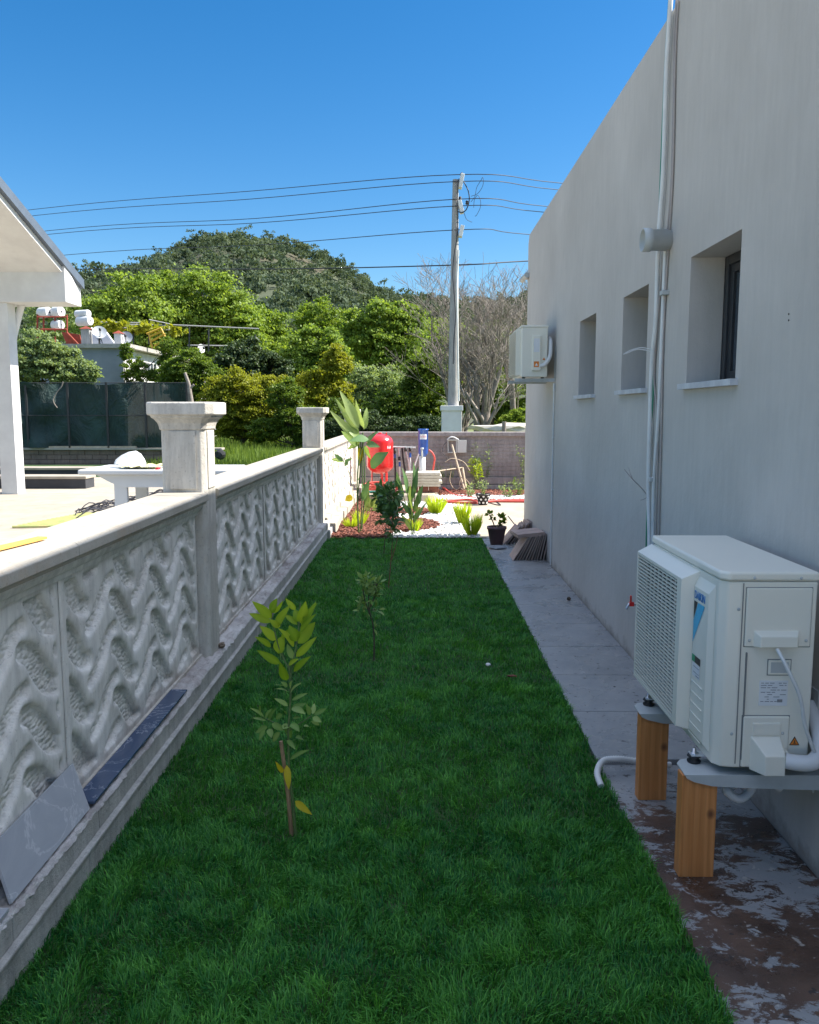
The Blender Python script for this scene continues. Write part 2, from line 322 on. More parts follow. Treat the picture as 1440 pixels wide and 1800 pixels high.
class MB:
    def __init__(s): s.v = []; s.f = []; s.m = []; s.sm = []
    def add(s, vs_, fs, mi=0, smooth=False):
        k = len(s.v); s.v += [tuple(p) for p in vs_]
        for f in fs: s.f.append(tuple(i+k for i in f)); s.m.append(mi); s.sm.append(smooth)
        return s
    def box(s, lo, hi, mi=0, T=None):
        x0, y0, z0 = lo; x1, y1, z1 = hi
        vs_ = [Vector(p) for p in ((x0,y0,z0),(x1,y0,z0),(x1,y1,z0),(x0,y1,z0),(x0,y0,z1),(x1,y0,z1),(x1,y1,z1),(x0,y1,z1))]
        if T is not None: vs_ = [T @ p for p in vs_]
        return s.add(vs_, [(3,2,1,0),(4,5,6,7),(0,1,5,4),(1,2,6,5),(2,3,7,6),(3,0,4,7)], mi)
    def tube(s, pts, r, n=8, mi=0, caps=True):
        pts = [Vector(p) for p in pts]; rs = r if isinstance(r, (list, tuple)) else [r]*len(pts)
        vs_ = []; fs = []; ref = None
        for i, p in enumerate(pts):
            d = (pts[min(i+1, len(pts)-1)] - pts[max(i-1, 0)]).normalized()
            if ref is None:
                ref = Vector((0, 0, 1)) if abs(d.z) < .9 else Vector((1, 0, 0))
            a = d.cross(ref).normalized(); b = a.cross(d).normalized(); ref = b
            for k in range(n):
                t = 2*math.pi*k/n; vs_.append(p + (a*math.cos(t) + b*math.sin(t))*rs[i])
        for i in range(len(pts)-1):
            for k in range(n):
                fs.append((i*n+k, i*n+(k+1) % n, (i+1)*n+(k+1) % n, (i+1)*n+k))
        s.add(vs_, fs, mi, True)
        if caps: s.add(vs_[:n], [tuple(range(n))], mi); s.add(vs_[-n:], [tuple(reversed(range(n)))], mi)
        return s
    def lathe(s, c, prof, n=24, mi=0, axis='Z'):
        c = Vector(c); vs_ = []; fs = []
        for (r, h) in prof:
            for k in range(n):
                t = 2*math.pi*k/n; x, y = r*math.cos(t), r*math.sin(t)
                p = {'Z': (x, y, h), 'X': (h, x, y), 'Y': (x, h, y)}[axis]; vs_.append(c + Vector(p))
        for i in range(len(prof)-1):
            for k in range(n): fs.append((i*n+k, i*n+(k+1) % n, (i+1)*n+(k+1) % n, (i+1)*n+k))
        return s.add(vs_, fs, mi, True)
    def prism(s, poly, h, axis='Z', base=0, mi=0, T=None):
        """poly 2D; axis Z: (x,y), axis X: (y,z), axis Y: (x,z)"""
        def P3(a, b, c): p = {'Z': (a, b, c), 'X': (c, a, b), 'Y': (a, c, b)}[axis]; p = Vector(p); return T @ p if T is not None else p
        n = len(poly); vs_ = [P3(a, b, base) for a, b in poly] + [P3(a, b, base+h) for a, b in poly]
        fs = [tuple(reversed(range(n))), tuple(range(n, 2*n))] + [(i, (i+1) % n, n+(i+1) % n, n+i) for i in range(n)]
        return s.add(vs_, fs, mi)
    def build(s, name, mat, parent=None, bevel=0, seg=2, origin=None):
        me = bpy.data.meshes.new(name); me.from_pydata(s.v, [], s.f)
        me.polygons.foreach_set('material_index', s.m); me.polygons.foreach_set('use_smooth', s.sm)
        import bmesh
        bm = bmesh.new(); bm.from_mesh(me); bmesh.ops.recalc_face_normals(bm, faces=bm.faces); bm.to_mesh(me); bm.free()
        o = finish(name, me, mat, parent, origin)
        if bevel:
            b = o.modifiers.new('bevel', 'BEVEL'); b.width = bevel; b.segments = seg; b.limit_method = 'ANGLE'; b.angle_limit = R(35)
        return o
def build_split(s, name, mat, parent, bevel=0):
    par = list(range(len(s.v)))
    def fd(i):
        while par[i] != i: par[i] = par[par[i]]; i = par[i]
        return i
    key = {}
    for i, p in enumerate(s.v):
        k = (round(p[0], 5), round(p[1], 5), round(p[2], 5))
        if k in key: par[fd(i)] = fd(key[k])
        else: key[k] = i
    for f in s.f:
        for j in f[1:]: par[fd(j)] = fd(f[0])
    comp = {}
    for fi, f in enumerate(s.f): comp.setdefault(fd(f[0]), []).append(fi)
    out = []
    for fl in comp.values():
        m2 = MB(); mp = {}
        for fi in fl:
            for j in s.f[fi]:
                if j not in mp: mp[j] = len(m2.v); m2.v.append(s.v[j])
            m2.f.append(tuple(mp[j] for j in s.f[fi])); m2.m.append(s.m[fi]); m2.sm.append(s.sm[fi])
        out.append(m2.build(name, mat, parent, bevel))
    return out
MB.build_split = build_split
def npmesh(name, V, Fc, mat, parent=None, attr=None, origin=None, aname='v', smooth=False):
    V = np.asarray(V, 'f'); Fc = np.asarray(Fc, 'i'); k = Fc.shape[1]
    me = bpy.data.meshes.new(name); me.vertices.add(len(V)); me.vertices.foreach_set('co', V.ravel())
    me.loops.add(Fc.size); me.loops.foreach_set('vertex_index', Fc.ravel())
    me.polygons.add(len(Fc)); me.polygons.foreach_set('loop_start', np.arange(0, Fc.size, k, dtype='i'))
    if smooth: me.polygons.foreach_set('use_smooth', np.ones(len(Fc), bool))
    me.update(calc_edges=True)
    if attr is not None:
        a = me.attributes.new(aname, 'FLOAT', 'POINT'); a.data.foreach_set('value', np.asarray(attr, 'f'))
    return finish(name, me, mat, parent, origin)
def copy_tree(o, parent=None, loc=None):
    c = o.copy(); col.objects.link(c); c.parent = parent
    if loc is not None: c.location = loc
    for ch in list(o.children): copy_tree(ch, c)
    return c
def text_part(name, s, size, mat, parent, T, ext=.0006, sx=1):
    cu = bpy.data.curves.new(name, 'FONT'); cu.body = s; cu.size = size; cu.extrude = ext; cu.align_x = 'LEFT'; cu.offset = 0
    o = bpy.data.objects.new('tmp', cu); col.objects.link(o)
    dg = bpy.context.evaluated_depsgraph_get(); me = bpy.data.meshes.new_from_object(o.evaluated_get(dg))
    bpy.data.objects.remove(o); me.name = name
    me.transform(T @ Matrix.Diagonal((sx, 1, 1, 1))); me.materials.clear()
    return finish(name, me, mat, parent)
def unit(a): return a/np.maximum(np.linalg.norm(a, axis=1, keepdims=True), 1e-9)
def leaves_np(C, D, N, L, Wd, var):
    """rhombic leaf quads: base C, direction D, normal N"""
    D = unit(D); S = unit(np.cross(D, N)); L = np.asarray(L)[:, None]; Wd = np.asarray(Wd)[:, None]
    V = np.stack([C, C + D*L*.45 + S*Wd*.5, C + D*L, C + D*L*.45 - S*Wd*.5], 1).reshape(-1, 3)
    Fc = np.arange(len(C)*4).reshape(-1, 4); return V, Fc, np.repeat(var, 4)
def crown(ells, per, leaf, seed, clump=.22, aspect=.5, nclump=40, lo=0.0):
    g = np.random.default_rng(seed); Cs = []; Ns = []; Vs = []
    for (cx, cy, cz, rx, ry, rz) in ells:
        d = unit(g.normal(size=(nclump, 3))); rr = g.uniform(.45, 1.0, (nclump, 1))**.5
        wob = 1 + .22*np.sin(d[:, :1]*5+seed+cx)*np.cos(d[:, 2:]*4+cz) + .16*np.sin(d[:, :1]*9+cy+seed*2)
        cc = np.array([cx, cy, cz]) + d*rr*wob*np.array([rx, ry, rz])
        sz = clump*min(rx, rz)*g.uniform(.6, 1.35, nclump)
        for i in range(nclump):
            k = max(4, int(per*g.uniform(.6, 1.3)))
            q = unit(g.normal(size=(k, 3))); q[:, 2] = np.abs(q[:, 2])*.8 - .25
            Cs.append(cc[i] + q*sz[i]*g.gamma(2.6, .33, (k, 1))*np.array([1.15, 1.15, .85]))
            Ns.append(q*.55 + np.array([.15, 0, .45]) + g.normal(size=(k, 3))*.62)
            Vs.append(np.clip(g.normal(.5, .22, k) + g.normal(0, .12), 0, 1))
    C = np.concatenate(Cs); N = unit(np.concatenate(Ns)); var = np.concatenate(Vs)
    keep = C[:, 2] > lo; C, N, var = C[keep], N[keep], var[keep]
    D = np.cross(N, g.normal(size=N.shape)); L = leaf*g.uniform(.6, 1.4, len(C))
    return leaves_np(C, D, N, L, L*aspect*1.6, var)
def limb_tree(mb, p, d, L, r, depth, rng, spread=.55, n=5, up=.15, kids=3, minr=.006):
    pts = [Vector(p)]; rs = [r]; q = Vector(p); d = Vector(d).normalized()
    for i in range(4):
        d = (d + Vector((rng.gauss(0, .13), rng.gauss(0, .13), rng.gauss(0, .08)+up*.3))).normalized()
        q = q + d*L/4; pts.append(q.copy()); rs.append(max(minr, r*(1-.11*(i+1))))
    mb.tube(pts, rs, n if r > .03 else 4 if r > .012 else 3, caps=False)
    if depth <= 0: return [(q, d)]
    tips = []
    for k in range(kids):
        j = rng.choice([2, 3, 4, 4]); a = rng.uniform(0, 2*math.pi); side = Vector((math.cos(a), math.sin(a), rng.uniform(-.3, .5)))
        nd = (d + side*spread*rng.uniform(.6, 1.5) + Vector((0, 0, up))).normalized()
        tips += limb_tree(mb, pts[j], nd, L*rng.uniform(.6, .85), max(minr, rs[j]*rng.uniform(.5, .72)), depth-1, rng, spread, n, up, kids, minr)
    return tips
# a leaf blade with curvature and a fold, as numpy pieces to be merged
class Foliage:
    def __init__(s): s.V = []; s.F = []; s.A = []; s.k = 0
    def leaf(s, base, tip, width, nrm=None, var=.5, bend=.12, fold=.25, shape=.45, seg=6, wav=0):
        b, t = np.array(base, float), np.array(tip, float); d = t-b; L = np.linalg.norm(d); d /= L
        if nrm is None: nrm = (0, -.5, .8)
        nn = np.array(nrm, float); nn -= d*nn.dot(d); nn /= max(np.linalg.norm(nn), 1e-6); sd = np.cross(d, nn)
        vs_ = []
        for i in range(seg+1):
            f = i/seg; wv = width*.5*(math.sin(math.pi*min(1, f**shape if shape < 1 else f))**.8 if 0 < f < 1 else .04)
            wv *= 1+wav*math.sin(i*5.1+var*20)
            c = b + d*L*f + nn*L*bend*math.sin(math.pi*f*.9)
            up = nn*wv*fold
            vs_ += [c+sd*wv+up, c, c-sd*wv+up]
        k = s.k; s.V += vs_; s.k += len(vs_); s.A += [var-.10, min(1, var+.30), var-.10]*(len(vs_)//3)
        for i in range(seg):
            a = k+3*i; s.F += [(a, a+1, a+4, a+3), (a+1, a+2, a+5, a+4)]
    def build(s, name, mat, parent=None): return npmesh(name, s.V, s.F, mat, parent, s.A, smooth=True)
def stuff(o): return tag(o, kind='stuff')
def st(o): return tag(o, kind='structure')

# ================= GROUND =================
def grid_sheet(name, x0, x1, y0, y1, nx, ny, zf, mat):
    xs = np.linspace(x0, x1, nx+1); ys = np.linspace(y0, y1, ny+1); X, Y = np.meshgrid(xs, ys)
    Z = zf(X, Y); V = np.stack([X, Y, Z], 2).reshape(-1, 3)
    i = np.arange(ny)[:, None]*(nx+1)+np.arange(nx)[None]; i = i.ravel()
    return npmesh(name, V, np.stack([i, i+1, i+nx+2, i+nx+1], 1), mat, smooth=True)
st(grid_sheet("ground", -2500, 2500, -600, 4000, 50, 50, lambda X, Y: X*0-.06, M['ground']))
CR = [(-1500,640),(-700,620),(-300,590),(0,540),(110,505),(160,490),(200,474),(260,456),(320,438),(360,428),(400,424),(460,430),(500,428),(550,452),(600,474),(650,500),(700,516),(730,518),(780,524),(850,526),(900,518),(925,512),(1000,515),(1200,450),(1600,430),(2400,520)]
cu_ = np.array([c[0] for c in CR], float); cv_ = np.array([c[1] for c in CR], float)
def hillz(X, Y):
    H = (724-np.interp(732+1450*X/np.maximum(Y, 90), cu_, cv_+27))/1450*380
    f = np.clip((Y-95)/285, 0, 1); f = f*f*(3-2*f)*.35 + f*.65
    back = np.clip(1-(Y-380)/500, 0, 1)
    n_ = 2.2*np.sin(X*.045+1)*np.sin(Y*.05) + 1.3*np.sin(X*.11+Y*.07) + 2.5*np.sin(X*.021-Y*.03)
    return np.where(Y <= 380, H*f, H*back) + n_*np.clip((Y-130)/80, 0, 1)*np.clip((400-Y)/60+.3, .3, 1) - .5*(Y < 100)
st(grid_sheet("hill", -900, 700, 90, 900, 160, 120, hillz, M['hill']))

def forest():
    g = np.random.default_rng(4); X = []; Y = []
    while len(X) < 7000:
        y = 415 - 265*g.random()**1.35; x = g.uniform(-.66*y-20, .30*y+25)
        X.append(x); Y.append(y)
    X, Y = np.array(X), np.array(Y); Z = hillz(X, Y)
    # bare rocky openings
    keep = ~((np.sin(X*.09+.6)*np.sin(Y*.06+X*.02) > .93) & (g.random(len(X)) < .8)); uu = 732+1450*X/Y; keep &= ~((((uu-535)/42)**2 + ((Y-335)/40)**2 < 1) & (g.random(len(X)) < .4)); X, Y, Z = X[keep], Y[keep], Z[keep]
    Cs = []; Ns = []; Vs = []; Ls = []
    for x, y, z in zip(X, Y, Z):
        h = g.uniform(2.6, 5.2)*(1.3 if g.random() < .5 else 1); em = g.random() < (.22 if y > 290 else .08); h = h*1.5 if em else h; r = h*(g.uniform(.17, .26) if em else g.uniform(.36, .55)); k = 100 if y > 250 else 150; tv = g.normal(.45, .22)
        nb = 5; bc = np.stack([g.normal(0, r*.42, nb), g.normal(0, r*.42, nb), g.uniform(.45, .92, nb)*h], 1)
        bi = g.integers(0, nb, k); q = unit(g.normal(size=(k, 3))); q[:, 2] = np.abs(q[:, 2])*.9-.25
        Cs.append(np.array([x, y, z-.3]) + bc[bi] + q*r*np.array([.62, .62, .42])*g.uniform(.6, 1.15, (k, 1)))
        Ns.append(q+g.normal(size=(k, 3))*.35); Vs.append(np.clip(tv+g.normal(0, .12, k), 0, 1)); Ls.append(np.full(k, r*.36)*g.uniform(.6, 1.3, k))
    C = np.concatenate(Cs); N = unit(np.concatenate(Ns)); L = np.concatenate(Ls)
    V, Fc, A = leaves_np(C, np.cross(N, g.normal(size=N.shape)), N, L, L*.8, np.concatenate(Vs))
    return stuff(npmesh("hill_forest", V, Fc, M['pine'], None, A))
forest()

# lawn base, path, yard, patio
LX0, LX1, LY1 = -1.10, .805, 10.07
mb = MB(); mb.box((-9, -16, -.2), (14, -.75, -.008)); st(mb.build("bounce_paving", M['bounce_paving']))  # added pale paving, unseen behind the camera, bounces sunlight into the shade
mb = MB(); mb.box((LX0, -.745, -.2), (LX1, LY1, 0)); st(mb.build("lawn_soil", M['turfbase']))
mb = MB(); mb.box((-1.16, LY1+.004, -.2), (9, 16.4, -.004)); st(mb.build("yard", M['yard']))
# path : lower wet screed near, slabs beyond
mb = MB(); mb.box((LX1+.006, -.745, -.2), (1.366, 3.55, -.012))
y = 3.552
for k in range(11):
    mb.box((LX1+.006, y, -.2), (1.366, min(y+.594, 10.37), .012)); y += .6
st(mb.build("path", M['paving'], None, .003, origin=(0, 0, 0)))
mb = MB(); mb.box((LX0+.2, LY1-.004, -.1), (LX1+.06, LY1+.003, .022)); tag(mb.build("lawn_edging", M['acdark']), "thin dark edging strip between the lawn and the gravel bed", "edging")

def vnoise(x, y, f, seed):
    gg = np.random.default_rng(seed); T = gg.random((64, 64))*2-1; X = x*f+500.3; Y = y*f+300.7
    i, j = np.floor(X).astype(int), np.floor(Y).astype(int); a, b = X-i, Y-j; a = a*a*(3-2*a); b = b*b*(3-2*b)
    q = lambda m_, n_: T[m_ % 64, n_ % 64]
    return (q(i, j)*(1-a)+q(i+1, j)*a)*(1-b)+(q(i, j+1)*(1-a)+q(i+1, j+1)*a)*b
def lawn():
    g = np.random.default_rng(11); P_ = []
    for (y0, y1, dens) in ((1.6, 3.0, 36000), (3.0, 4.6, 19000), (4.6, 7, 10000), (7, LY1-.01, 5500)):
        n = int((LX1-LX0)*(y1-y0)*dens); P_.append(np.stack([g.uniform(LX0-.004, LX1+.012, n), g.uniform(y0, y1, n), np.zeros(n)], 1))
    C = np.concatenate(P_); n = len(C); x, y = C[:, 0], C[:, 1]
    far = 1+np.clip((y-3)/7, 0, 1)*.9
    tuft = vnoise(x, y, 11, 1)+.6*vnoise(x, y, 26, 2); big = vnoise(x, y, 2.3, 3)+.6*vnoise(x, y, 5, 4)
    row = vnoise(x*.25, y, 7, 5)
    h = (.031+.006*tuft+.004*big+.004*row)*g.uniform(.5, 1.4, n); h = np.clip(h*.84, .010, .055); h = np.where(g.random(n) < .02, h*1.5, h)
    rb_ = np.min([np.hypot(x-bx, y-by) for bx, by in [tuple(atZ(u, v)[:2]) for u, v in ((517, 1470), (657, 1163), (683, 1034), (675, 974))]], axis=0)
    bare_ = (rb_ < .035+.02*g.random(n)) | ((vnoise(x, y, 6, 8)+.5*vnoise(x, y, 19, 9)) > .95); h = np.where(bare_, h*.45, h)
    ang = vnoise(x, y, 4, 6)*5 + vnoise(x, y, 13, 7)*3 + g.normal(0, 1.0, n); ln = g.uniform(.15, 1.0, n)
    D = np.stack([np.cos(ang), np.sin(ang), np.zeros(n)], 1)*ln[:, None]; up = np.array([0, 0, 1.])
    S = np.stack([-np.sin(ang+g.normal(0, .8, n)), np.cos(ang), np.zeros(n)], 1); S = unit(S)
    wd = (.0012+.0008*g.random(n))*far; h1 = h[:, None]
    b0 = C - S*wd[:, None]; b1 = C + S*wd[:, None]
    m_ = C + D*h1*.35 + up*h1*.62; m0 = m_ - S*wd[:, None]*.85; m1 = m_ + S*wd[:, None]*.85
    t_ = C + D*h1*.95 + up*h1*(1.0-.25*ln[:, None])
    V = np.stack([b0, b1, m1, m0, t_, t_+S*wd[:, None]*.3], 1).reshape(-1, 3)
    k = np.arange(n)[:, None]*6
    Fc = np.concatenate([k+np.array([0, 1, 2, 3]), k+np.array([3, 2, 5, 4])])
    yel = np.clip(vnoise(x, y, 7, 12)+.6*vnoise(x, y, 17, 13)-.55, 0, 1)
    var = np.clip(.30 + .12*tuft + .08*big + .10*row + g.normal(0, .17, n) + .9*yel*g.random(n) + .55*(g.random(n) < .04), 0, 1)
    return stuff(npmesh("lawn_grass", V, Fc, M['grass'], None, np.repeat(var, 6)))
lawn()

# ================= MAIN HOUSE =================
HX, HY, HZ = 1.37, 10.43, 3.69
HB = -.45  # house cut short out of view so sun reaches the added paving
wins = [(3.60, 4.25, 1.675, 2.325), (5.00, 5.60, 1.675, 2.31), (6.43, 7.06, 1.67, 2.31)]
house = empty("white_house", (HX+3, 4, 0), "long white plastered flat-roofed house with three small deep-set windows, right of the lawn", "house")
mb = MB(); ys = [HB] + [q for w_ in wins for q in w_[:2]] + [HY]
def wq(y0, y1, z0, z1): mb.add([(HX, y0, z0), (HX, y1, z0), (HX, y1, z1), (HX, y0, z1)], [(0, 1, 2, 3)])
for i in range(len(ys)-1):
    a, b_ = ys[i], ys[i+1]
    if i == len(ys)-2: mb.add([(HX, a, -.2), (HX, b_, -.2), (HX, b_, HZ-.10), (HX, b_-.09, HZ), (HX, a, HZ)], [(0, 1, 2, 3, 4)])
    elif i % 2 == 0: wq(a, b_, -.2, HZ)
    else:
        w_ = wins[i//2]; wq(a, b_, -.2, w_[2]); wq(a, b_, w_[3], HZ)
        y0, y1, z0, z1 = w_; D_ = HX+.17
        mb.add([(HX,y0,z0),(D_,y0,z0),(D_,y0,z1),(HX,y0,z1)], [(0,1,2,3)]); mb.add([(HX,y1,z0),(D_,y1,z0),(D_,y1,z1),(HX,y1,z1)], [(0,1,2,3)])
        mb.add([(HX,y0,z1),(D_,y0,z1),(D_,y1,z1),(HX,y1,z1)], [(0,1,2,3)]); mb.add([(HX,y0,z0),(D_,y0,z0),(D_,y1,z0),(HX,y1,z0)], [(0,1,2,3)])
X2 = 8.5
mb.add([(HX, HY, -.2), (X2, HY, -.2), (X2, HY, HZ-.10), (HX, HY, HZ-.10)], [(0,1,2,3)])
mb.add([(HX, HY, HZ-.10), (X2, HY, HZ-.10), (X2, HY-.09, HZ), (HX, HY-.09, HZ)], [(0,1,2,3)])
mb.add([(HX,HB,HZ),(X2,HB,HZ),(X2,HY-.09,HZ),(HX,HY-.09,HZ)], [(0,1,2,3)])
mb.add([(HX,HB,-.2),(X2,HB,-.2),(X2,HB,HZ),(HX,HB,HZ)], [(0,1,2,3)]); mb.add([(X2,HB,-.2),(X2,HY,-.2),(X2,HY,HZ-.10),(X2,HY-.09,HZ),(X2,HB,HZ)], [(0,1,2,3,4)])
wallo = mb.build("wall", M['plaster'], house)
for k, (y0, y1, z0, z1) in enumerate(wins):
    xf = HX+.172; m = MB(); t = .045
    m.box((xf, y0, z0), (xf+.06, y0+t, z1)); m.box((xf, y1-t, z0), (xf+.06, y1, z1))
    m.box((xf, y0+t, z0), (xf+.06, y1-t, z0+t)); m.box((xf, y0+t, z1-t), (xf+.06, y1-t, z1))
    m.box((xf+.012, y0+t, z0+t), (xf+.05, y0+t*1.9, z1-t)); m.box((xf+.012, y1-t*1.9, z0+t), (xf+.05, y1-t, z1-t))
    m.box((xf+.012, y0+t*1.9, z0+t), (xf+.05, y1-t*1.9, z0+t*1.9)); m.box((xf+.012, y0+t*1.9, z1-t*1.9), (xf+.05, y1-t*1.9, z1-t))
    wo = m.build("window", M['frame'], house, .002)
    m = MB(); m.box((xf+.028, y0+t*1.9, z0+t*1.9), (xf+.036, y1-t*1.9, z1-t*1.9)); m.build("pane", M['glass'], wo)
    m = MB(); m.box((HX-.035, y0-.035, z0-.002), (xf-.002, y1+.035, z0+.026)); m.box((xf-.06, y0+.1, z0+.026), (xf-.058, y0+.101, z0+.027))
    so_ = m.build("sill", M['sill'], wo, .002)
    if k == 0:
        m = MB()
        m.box((xf+.024, y1-.2, z0+.12), (xf+.0275, y1-.14, z1-.14)); m.box((xf+.024, y1-.46, z0+.12), (xf+.0275, y1-.44, z1-.14)); m.box((xf+.024, y1-.44, z0+.12), (xf+.0275, y1-.2, z0+.15))
        m.build("protective_tape", M['sticker'], wo)

# ---- conduits and cables on the wall
def cable(name, pts, r, mat, label, cat, group=None, n=6):
    m = MB(); m.tube(pts, r, n); return tag(m.build(name, M[mat]), label, cat, group)
def smooth(pts, k=6):
    P_ = [Vector(p) for p in pts]; out = []
    for i in range(len(P_)-1):
        p0, p1, p2, p3 = P_[max(i-1, 0)], P_[i], P_[i+1], P_[min(i+2, len(P_)-1)]
        for j in range(k):
            t = j/k; out.append(.5*((2*p1)+(p2-p0)*t+(2*p0-5*p1+4*p2-p3)*t*t+(3*p1-p0-3*p2+p3)*t**3))
    out.append(P_[-1]); return out
def wallpts(px, X=HX-.02): return smooth([atX(u, v, X) for u, v in px])
pipe = empty("conduit_pipe", atX(1143, 940, HX-.02), "fatter white conduit pipe climbing the house wall, left of the cable bundle", "pipe", "pipes and cables up the house wall")
m = MB(); m.tube(wallpts([(1183,-60),(1172,120),(1166,300),(1158,420),(1153,560),(1146,640),(1142,760),(1140,860),(1142,960),(1141,1100)], HX-.022), .0125, 10); m.build("pipe_run", M['trimwhite'], pipe)
m = MB()
for (u, v) in ((1147, 843), (1168, 515)): 
    p = atX(u, v, HX-.02); m.box((p.x-.02, p.y-.022, p.z-.012), (HX+.002, p.y+.022, p.z+.012))
m.build_split("clip", M['galv'], pipe, .003)
cable("conduit_pipe", wallpts([(1173,425),(1169,450),(1163,600),(1158,720),(1149,860),(1148,1000)], HX-.016), .010, 'trimwhite', "thinner white conduit pipe in the wall bundle, just right of the fat one", "pipe", "pipes and cables up the house wall", 8)
cable("brown_conduit", wallpts([(1194,-60),(1186,60),(1181,300),(1171,430),(1164,470),(1157,560),(1150,660),(1156,740),(1155,860),(1151,1000)], HX-.01), .0055, 'brownpipe', "taupe brown cable weaving between the white conduits on the wall", "cable", "pipes and cables up the house wall")
cable("brown_conduit", wallpts([(1197,-60),(1188,80),(1183,300),(1174,450),(1166,600),(1163,740),(1160,860),(1157,1000)], HX-.008), .0055, 'brownpipe', "taupe brown cable at the right edge of the wall bundle", "cable", "pipes and cables up the house wall")
cable("green_cable", wallpts([(1180,-60),(1169,120),(1158,400),(1160,440),(1150,600),(1148,700),(1141,800),(1138,880),(1136,960),(1135,1080)], HX-.012), .0045, 'greencable', "thin green cable running down the house wall to the big air conditioner", "cable", "pipes and cables up the house wall")
p = [atX(1139, 872, HX-.02), atX(1128, 858, HX-.06), atX(1112, 842, HX-.12), atX(1098, 825, HX-.16)]
m = MB(); m.tube(smooth(p, 4), .0028, 5); m.tube(smooth([p[2], atX(1108, 832, HX-.13), atX(1105, 822, HX-.12)], 3), .002, 4); m.tube(smooth([p[0], atX(1133, 877, HX-.05), atX(1126, 879, HX-.07)], 3), .002, 4)
tag(m.build("wire_end", M['brownpipe']), "splayed brown wire ends sticking out of the green cable", "wire")
m = MB(); m.tube(smooth([atX(1145, 615, HX-.02), atX(1128, 611, HX-.07), atX(1108, 616, HX-.13), atX(1096, 623, HX-.17)], 4), .003, 5); m.tube(smooth([atX(1145, 618, HX-.02), atX(1122, 614, HX-.08), atX(1100, 622, HX-.15)], 4), .003, 5)
tag(m.build("wire_end", M['plasticwhite']), "short white wire tails sticking out in front of the middle window", "wire")
# vent stub
c = atX(1178, 422, HX-.0); m = MB()
m.lathe(c, [(.001, .01), (.052, .01), (.052, -.10), (.062, -.105), (.062, -.15), (.056, -.15), (.056, -.02), (.001, -.02)], 28, axis='X')
tag(m.build("vent_pipe", M['galv']), "short grey pipe stub poking out of the house wall above the windows", "pipe")
# screw holes in wall
m = MB()
for (u, v) in ((1387, 552), (1387, 563)): m.lathe(atX(u, v, HX), [(.0035, -.002), (.0035, .002)], 8, axis='X'); m.lathe(atX(u, v, HX), [(.0005, -.002), (.0035, -.002)], 8, axis='X')
m.build_split("screw_plug", M['rubber'], house)
# camera at the far corner
cc = empty("security_camera", (HX, HY-.05, 3.17), "small grey bullet camera at the far top of the house wall edge", "camera")
m = MB(); m.tube([(HX-.001, HY-.06, 3.19), (HX-.05, HY-.05, 3.185)], .022, 10); m.build("mount", M['galv'], cc)
m = MB(); m.tube([(HX-.03, HY-.14, 3.21), (HX-.07, HY+.02, 3.17)], .034, 12); m.build("camera_body", M['galv'], cc)
m = MB(); m.tube([(HX-.0705, HY+.021, 3.1697), (HX-.074, HY+.034, 3.166)], .026, 12); m.build("lens", M['rubber'], cc)

